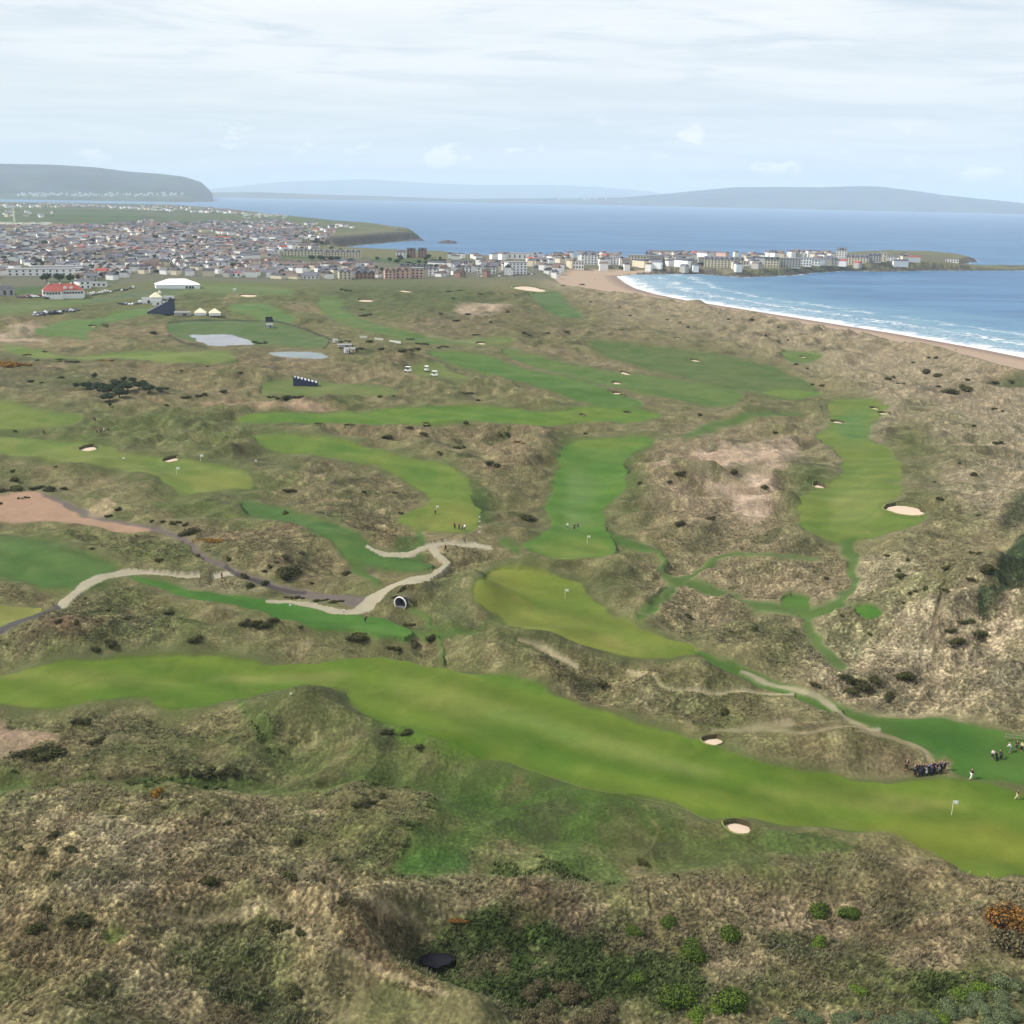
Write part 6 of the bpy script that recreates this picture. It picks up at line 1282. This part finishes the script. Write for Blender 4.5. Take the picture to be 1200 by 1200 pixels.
for i in range(12):
    x = 1072+i*3.1+gx.uniform(-.5, .5); y = 907.5-(i*.42)+gx.uniform(-1.2, 1.0)
    person(x, y, ['stand', 'walk', 'bend'][i % 3], cs[i], 'black' if i % 2 else 'navy', gx.uniform(0, 6.28), f'person in {cs[i]} jacket, {"leftmost" if i == 0 else "rightmost" if i == 11 else ORD[i]+" from left"} in the dark crowd by the track', CG, 1.08)
for i in range(8):
    x = 1073+i*4.2; y = 909.5-i*.5; trolley(x, y, gx.uniform(0, 6), ['black', 'navy', 'black', 'white', 'navy', 'black', 'grey', 'black'][i], f'{["black","navy","black","white","navy","black","grey","black"][i]} golf bag trolley, {"leftmost" if i == 0 else "rightmost" if i == 7 else ORD[i]+" from left"} in front of the dark crowd', 'golf trolleys by the crowd')
for x, y, ps, j, t, lb in [(538, 621, 'stand', 'black', 'charcoal', 'left one of the group on the curved green by the path'), (541.5, 622.5, 'stand', 'navy', 'black', 'middle one of the group on the curved green'), (544, 622, 'bend', 'white', 'grey', 'white-topped right one of the group on the curved green'), (533, 620, 'bend', 'charcoal', 'black', 'stooping person just left of the group on the curved green'), (510, 603, 'walk', 'black', 'black', 'alone on the upper part of the curved green'),
                          (665, 620, 'stand', 'white', 'grey', 'in white at the left where the middle fairway meets its green'), (673, 621, 'stand', 'black', 'black', 'left of two dark figures on the middle fairway'), (677, 619, 'walk', 'black', 'charcoal', 'right of two dark figures on the middle fairway'), (711, 624, 'stand', 'black', 'charcoal', 'alone at the right rim of the middle green'), (522, 645, 'walk', 'black', 'black', 'walking on the gravel path above its fork'), (260, 678, 'stand', 'black', 'charcoal', 'on the short pale path piece beside the dark road'),
                          (114, 508, 'walk', 'black', 'black', 'first from left in the row of four above the left fairway'), (118, 508, 'stand', 'navy', 'black', 'second from left in the row of four above the left fairway'), (122, 507, 'stand', 'white', 'grey', 'third from left in the row of four above the left fairway'), (127, 506, 'stand', 'black', 'black', 'rightmost in the row of four above the left fairway'), (110, 493, 'stand', 'black', 'black', 'tall dark figure left in the pair below the dark thicket'), (112, 494, 'stand', 'charcoal', 'black', 'right figure in the pair below the dark thicket'), (51.5, 508, 'stand', 'red', 'black', 'in red at the left rough beyond the fairway'), (428, 730, 'bend', 'black', 'black', 'stooping on the lime strip below the gravel path'), (720, 1035+0, 'walk', 'blue', 'black', None), (1088, 411, 'walk', 'black', 'black', None), (1120, 411, 'walk', 'navy', 'black', 'walking on the sand of the beach near the right edge'), (697, 328.5, 'stand', 'black', 'black', 'standing on the wide sand at the beach end')]:
    if lb: person(x, y, ps, j, t, gx.uniform(0, 6.28), ('person '+lb), PG, 1.15)
# flags, markers
FLG = MM('flag_cloth', (244, 244, 240), .7)
def flag(px, py, lab, h=2.4, s=1.0):
    p = at(px, py); r = empty('golf_flag', p); r['label'] = lab; r['category'] = 'flag'; r['group'] = 'hole flags'
    a = MB(); a.cyl((0, 0, -.2), (0, 0, h), .035*s, .035*s, 8); a.build('pole', MM('flag_pole', (230, 226, 190)), r); b = MB()
    P = []; n = 5
    for k in range(n+1): x = .7*s*k/n; P += [(x, .06*math.sin(k*1.3), h-.02), (x, .06*math.sin(k*1.3+.4), h-.5*s)]
    P += [(a_, b_+.02, c_) for a_, b_, c_ in P]; F_ = []
    for k in range(n): i = 2*k; F_ += [(i, i+1, i+3, i+2), (i+12, i+14, i+15, i+13)]
    F_ += [(0, 12, 13, 1), (10, 11, 23, 22)]
    b.poly(P, F_); b.build('flag', FLG, r)
for x, y, lab in [(1115, 955, 'white hole flag on the foreground green at right'), (662, 702, 'white hole flag on the wide central green'), (688, 638, 'white hole flag on the middle green'), (207, 556, 'white hole flag on the left fairway green'), (235, 541, 'white hole flag standing beyond the left fairway bunkers'), (511, 602, 'thin hole flag on the curved green')]:
    flag(x, y, lab, 2.6, 1.25 if y > 600 else 1.6)
def marker(px, py, w, h, lab, c=(240, 240, 236), grp='white marker posts'):
    p = at(px, py); m = mpp(p); r = empty('marker_post', p); r['label'] = lab; r['category'] = 'marker post'; r['group'] = grp
    a = MB(); a.box(0, 0, -.1, .12, .12, h*m*.5+.1); a.build('post', MM('marker_stake', (150, 140, 110)), r); b = MB(); b.box(0, 0, h*m*.5+.01, w*m, .15, h*m*.5); b.build('board', MM('marker_board', c, .6, .02), r)
for i, (x, y) in enumerate([(562, 607.5), (562, 613), (562, 619), (562, 625)]): marker(x, y, 2, 2.6, f'white board post beside the curved green, {["topmost", "second from top", "third from top", "lowest"][i]} of four')
for x, y, lab in [(340, 712, 'white marker on the lime strip at its path end'), (403, 718, 'white marker where the gravel path bends'), (341, 816, 'white marker on top of the humped mound in the fairway'), (145, 540, 'tiny white marker near the left fairway edge'), (300, 543, 'small white marker beyond the left green'), (770, 1050, None), (493, 1199, None)]:
    if lab: marker(x, y, 2.4, 4, lab)
# wooden rail
p = at(1191, 868); r = empty('wooden_rail', p, -.25); r['label'] = 'pale wooden rail barrier at the right edge by the lush grass'; r['category'] = 'fence'; WD = MM('weathered_wood', (150, 138, 114), .9, .2, 4)
for k in range(4): a = MB(); a.box(0, 0, -.3, .12, .12, 1.4); a.build('post', WD, r, (-1.8+k*1.4, 0, 0))
for z in (.45, .95): a = MB(); a.box(.3, -.11, z, 4.6, .08, .14); a.build('rail', WD, r)
# thin rope on stakes along the lower edge of the main fairway
pl = [at(x, y) for x, y in [(600, 898), (625, 906), (650, 915), (680, 925), (710, 931), (745, 937), (780, 944), (805, 952), (825, 962), (842, 971)]]
r = empty('rope_fence', pl[0]); r['label'] = 'thin pale rope on short stakes along the lower edge of the main fairway'; r['category'] = 'rope fence'; q = MB()
for a, b in zip(pl[:-1], pl[1:]):
    for k in range(4):
        u0 = a.lerp(b, k/4); u1 = a.lerp(b, (k+1)/4); u0.z = ground(u0.x, u0.y)+.45; u1.z = ground(u1.x, u1.y)+.45; q.cyl(u0-pl[0], u1-pl[0], .03, .03, 4, False)
q.build('rope', MM('rope', (128, 136, 92), il=1.6), r)
sp_ = MB(); sp_.cyl((0, 0, -.2), (0, 0, .55), .04, .03, 5); s0 = None
for v in pl:
    o = sp_.build('stake', WD, r) if s0 is None else s0.copy()
    if s0 is None: s0 = o
    else: COL.objects.link(o); o.parent = r
    o.location = v-pl[0]
# ---------------------------------------------------------------- tunnel mouth
p = TUN; m = TM; r = empty('tunnel_mouth', p+Vector((0, 0, -.3)), -.45); r['label'] = 'round concrete tunnel mouth with white rim opening in the grassy bank'; r['category'] = 'tunnel'
Rr = 8.2*m; dptb = 4.2; zc_ = Rr*.5; n = 28; a = MB(); b = MB(); dpt = 4.2
ang_ = [math.pi*2*i/n for i in range(n)]
def ring(rr_, y): return [(rr_*math.cos(t), y, zc_+rr_*math.sin(t)) for t in ang_]
P = ring(Rr, -.5)+ring(Rr*.89, -.55)+ring(Rr*.87, -.2)+ring(Rr, -.2)
a.poly(P, [(i, (i+1) % n, n+(i+1) % n, n+i) for i in range(n)]+[(n+i, n+(i+1) % n, 2*n+(i+1) % n, 2*n+i) for i in range(n)]+[(3*n+i, 3*n+(i+1) % n, (i+1) % n, i) for i in range(n)]); a.build('rim', MM('white_concrete', (238, 236, 230), .8, .05), r, smooth=False)
P = ring(Rr*.87, -.22)+ring(Rr*.8, dpt); b.poly(P+[(0, dpt, zc_)], [(i, (i+1) % n, n+(i+1) % n, n+i) for i in range(n)]+[(n+i, n+(i+1) % n, 2*n) for i in range(n)]); b.box(0, 1.8, zc_-Rr*.62, Rr*1.1, 4.4, .2); b.build('barrel', MM('tunnel_lining', (120, 116, 124), .8, .1), r)
# turfed earth over the barrel, rubble stone beside the arch
e = MB(); K = 8; L_ = 25; P = []; gs = np.random.default_rng(2)
for k in range(K):
    t = k/(K-1); yy = -.35+(dpt+4.5)*t
    for i in range(L_):
        u = math.pi*i/(L_-1); q = Rr*(1.02+.9*abs(math.cos(u))**2*(.3+t)+.3*t)+gs.uniform(-.08, .08)
        P.append((q*math.cos(u)*(1+.5*abs(math.cos(u))), yy+abs(math.cos(u))*(.7+t), max(zc_+q*math.sin(u)*(1-.55*max(0, t-.5)*2) if math.sin(u) > .02 else -1.2, -1.2)))
e.poly(P, [(k*L_+i, k*L_+i+1, (k+1)*L_+i+1, (k+1)*L_+i) for k in range(K-1) for i in range(L_-1)]); e.build('earth_cover', MM('bank_turf', (112, 108, 72), .95, .4, 2.2, il=2.1), r, smooth=True)
e = MB()
for k in range(60):
    u = gs.uniform(-.35, 1.25); q = Rr*gs.uniform(1.04, 1.42); x, z = q*math.cos(u), zc_+q*math.sin(u)
    if z < -.2: continue
    e.ball((x, -.15+abs(math.cos(u))*.75+gs.uniform(-.1, .1), z), Rr*.09*gs.uniform(.7, 1.5), .8, 6)
e.build('rubble_facing', MM('facing_stone', (168, 158, 138), .95, .35, 3, il=1.6), r)
# pond, rocks in the sea
hp = at(513, 1131); q = MB(); n = 26; P = []
for i in range(n): t = 2*math.pi*i/n; w = 1+.16*math.sin(2*t+1)+.12*math.sin(3*t)+.08*math.sin(7*t); P.append((2.1*w*math.cos(t), 1.7*w*math.sin(t), 0))
q.poly(P+[(0, 0, 0)], [(i, (i+1) % n, n) for i in range(n)]); o = q.build('pond', mat('pond_water', (.010, .009, .014), .25, 0, (1, .02), None, .12)); o.location = (hp.x, hp.y, POND_Z+.12); o['kind'] = 'structure'
RK = MM('sea_rock', (78, 72, 74), .9, .25, .1)
def rock(px, py, w, d, h, lab):
    c = Vector(at_z(px, py, 0.0)); m = mpp(c); W_ = w*m; D_ = d; r = MB(); nu, nv = 30, 10; P = []
    for j in range(nv):
        for i in range(nu):
            t = 2*math.pi*i/nu; k = (1-j/(nv-1)); nn = 1+.25*math.sin(3*t+px)+.18*math.sin(7*t+py)+.1*math.sin(13*t+j)
            P.append((W_/2*k*nn*math.cos(t), D_/2*k*nn*math.sin(t), -1.2+(h+1.2)*(1-k**2.2)*(1+.3*math.sin(5*t+j))))
    r.poly(P, [(j*nu+i, j*nu+(i+1) % nu, (j+1)*nu+(i+1) % nu, (j+1)*nu+i) for j in range(nv-1) for i in range(nu)]); o = r.build('sea_rock', RK, None, c, True); o['label'] = lab; o['category'] = 'rock'; o['group'] = 'rocks off the headland'
rock(526, 285, 22, 60, 5, 'long dark rock islet alone in the sea right of the headland'); rock(484, 276.5, 12, 60, 4, 'dark reef rock farthest from shore off the headland tip'); rock(480, 279.5, 18, 50, 4, 'middle reef rock off the headland tip'); rock(488, 282, 24, 40, 3, 'lowest flat reef rock reaching right off the headland tip'); rock(1185, 314.5, 36, 30, 3, 'long low reef at the right edge off the peninsula'); rock(1132, 306.5, 22, 60, 6, 'dark rocky spur at the peninsula tip')
# town trees
TL = [(55, 330.5, 13, 10, 'left of three dark trees behind the clubhouse'), (70, 330.5, 12, 10, 'middle of three dark trees behind the clubhouse'), (83, 330.5, 11, 9, 'right of three dark trees behind the clubhouse')]
for x, y, w, h, lb in TL: tree(x, y, w, h, None, 'trees in the town', 'dark rounded tree, '+lb)
for x, y, w, h in [(8, 312, 14, 6), (18, 313, 10, 5), (42, 310, 12, 7), (52, 312, 10, 6), (80, 309, 12, 7), (90, 312, 8, 5), (120, 326, 9, 7), (112, 330, 8, 6), (148, 322, 6, 5), (206, 322, 6, 5), (240, 302, 7, 5), (285, 322, 7, 6), (330, 324, 8, 8), (318, 305, 7, 5), (365, 305, 9, 6), (376, 306, 10, 7), (388, 307, 10, 7), (396, 307, 8, 7), (440, 318, 9, 7), (448, 319, 8, 6), (335, 318, 6, 5), (102, 324, 7, 5), (160, 312, 7, 5), (190, 300, 7, 4), (508, 306.5, 12, 3), (519, 306.5, 10, 3), (60, 300, 7, 5), (25, 298, 7, 4), (140, 296, 6, 4), (775, 314, 9, 5), (822, 312, 7, 5), (655, 312, 7, 4), (730, 316, 7, 4), (200, 270, 8, 4), (205, 267, 8, 4), (218, 279, 8, 4), (228, 280, 8, 4)]:
    tree(x, y, w, h, 'dark tree among the houses', 'trees in the town')
LM += [('the pale school block', 55, 320), ('the marquee roofs', 240, 315), ('the far strand terrace', 370, 298), ('the harbour house', 765, 318), ('the pink apartments', 455, 320), ('the inland fields', 200, 268), ('the far left houses', 20, 300)]
for i in range(110):
    x = g_.uniform(0, 520)**1.0; y = g_.uniform(yb(x)+1, yf(x)-2)
    if not any(px_inside(x, y, e) for e in EXC[2:4]): tree(x, y, g_.uniform(4, 9), g_.uniform(3, 6), 'dark tree among the houses', 'trees in the town')
# ---------------------------------------------------------------- marram and bracken in the foreground, beyond counting
g3 = np.random.default_rng(17)
def tufts(name, n, dmax, test, nb, hgt, wid, tipc, kind_green=False):
    a = g3.uniform(rad(-29), rad(29), n*3); d = 92+(dmax-92)*g3.random(n*3)**.8; x, y = d*np.sin(a), d*np.cos(a)
    i = np.clip(np.searchsorted(R, d)-1, 0, nR-2); j = np.clip(((a-AZ[0])/(AZ[1]-AZ[0])).astype(int), 0, nA-2)
    ok = test(i, j, x, y); x, y, i, j = [v[ok][:n] for v in (x, y, i, j)]; z = H[i, j]; col = ALB[i, j]; m = len(x); print(name, m)
    s = g3.uniform(.6, 1.3, m)
    t = g3.uniform(0, 2*math.pi, (m, nb)); lean = g3.uniform(.25, .95, (m, nb)); hh = hgt*s[:, None]*g3.uniform(.6, 1.1, (m, nb)); ww = wid*g3.uniform(.6, 1.3, (m, nb))
    ox, oy = g3.normal(0, .16, (m, nb)), g3.normal(0, .16, (m, nb))
    bx, by = x[:, None]+ox, y[:, None]+oy; tx, ty = bx+np.cos(t)*lean*hh*.8+hh*.18, by+np.sin(t)*lean*hh*.8
    pz = z[:, None]-.05; px_, py_ = -np.sin(t)*ww/2, np.cos(t)*ww/2
    Vt = np.stack([np.stack([bx-px_, by-py_, pz+0*bx], -1), np.stack([bx+px_, by+py_, pz+0*bx], -1), np.stack([tx+px_*.3, ty+py_*.3, pz+hh*(1.05-lean*.5)], -1), np.stack([tx-px_*.3, ty-py_*.3, pz+hh*(1.05-lean*.5)], -1)], 2).reshape(-1, 3)
    nq = m*nb; me = bpy.data.meshes.new(name); me.vertices.add(nq*4); me.vertices.foreach_set('co', Vt.astype(f32).ravel()); me.loops.add(nq*4); me.loops.foreach_set('vertex_index', np.arange(nq*4, dtype=np.int32))
    me.polygons.add(nq); me.polygons.foreach_set('loop_start', np.arange(0, nq*4, 4, dtype=np.int32)); me.polygons.foreach_set('loop_total', np.full(nq, 4, np.int32)); me.update()
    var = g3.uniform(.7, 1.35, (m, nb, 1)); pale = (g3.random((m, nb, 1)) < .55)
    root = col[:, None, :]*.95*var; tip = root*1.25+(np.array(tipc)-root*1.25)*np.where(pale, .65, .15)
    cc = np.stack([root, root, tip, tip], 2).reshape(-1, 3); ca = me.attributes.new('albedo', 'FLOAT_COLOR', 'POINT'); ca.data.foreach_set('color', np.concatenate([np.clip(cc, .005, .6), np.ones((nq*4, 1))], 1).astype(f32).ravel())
    mt = bpy.data.materials.new(name); mt.use_nodes = True; nt = mt.node_tree; b = nt.nodes['Principled BSDF']; at2 = N(nt, 'ShaderNodeAttribute', attribute_name='albedo'); nt.links.new(at2.outputs['Color'], b.inputs['Base Color']); b.inputs['Roughness'].default_value = .8; b.inputs['Specular IOR Level'].default_value = .2
    me.materials.append(mt); o = bpy.data.objects.new(name, me); COL.objects.link(o); o['kind'] = 'stuff'; return o
isg = lambda i, j: (ALB[i, j][:, 1] > ALB[i, j][:, 0]*1.16)
tufts('marram_grass', 52000, 330, lambda i, j, x, y: (tt[i, j] > .5) & ~isg(i, j) & (g3.random(len(i)) < tt[i, j]*1.4) & (pn(x/2.2, y/2.2, 81)+.8*pn(x/9, y/9, 82) > -.15), 7, .55, .12, alb(214, 200, 162))
tufts('bracken', 30000, 200, lambda i, j, x, y: (tt[i, j] > .45) & isg(i, j), 6, .5, .22, alb(104, 124, 58))
drop_unused(ALLP)
finish_labels()
print('objects', len(bpy.data.objects))
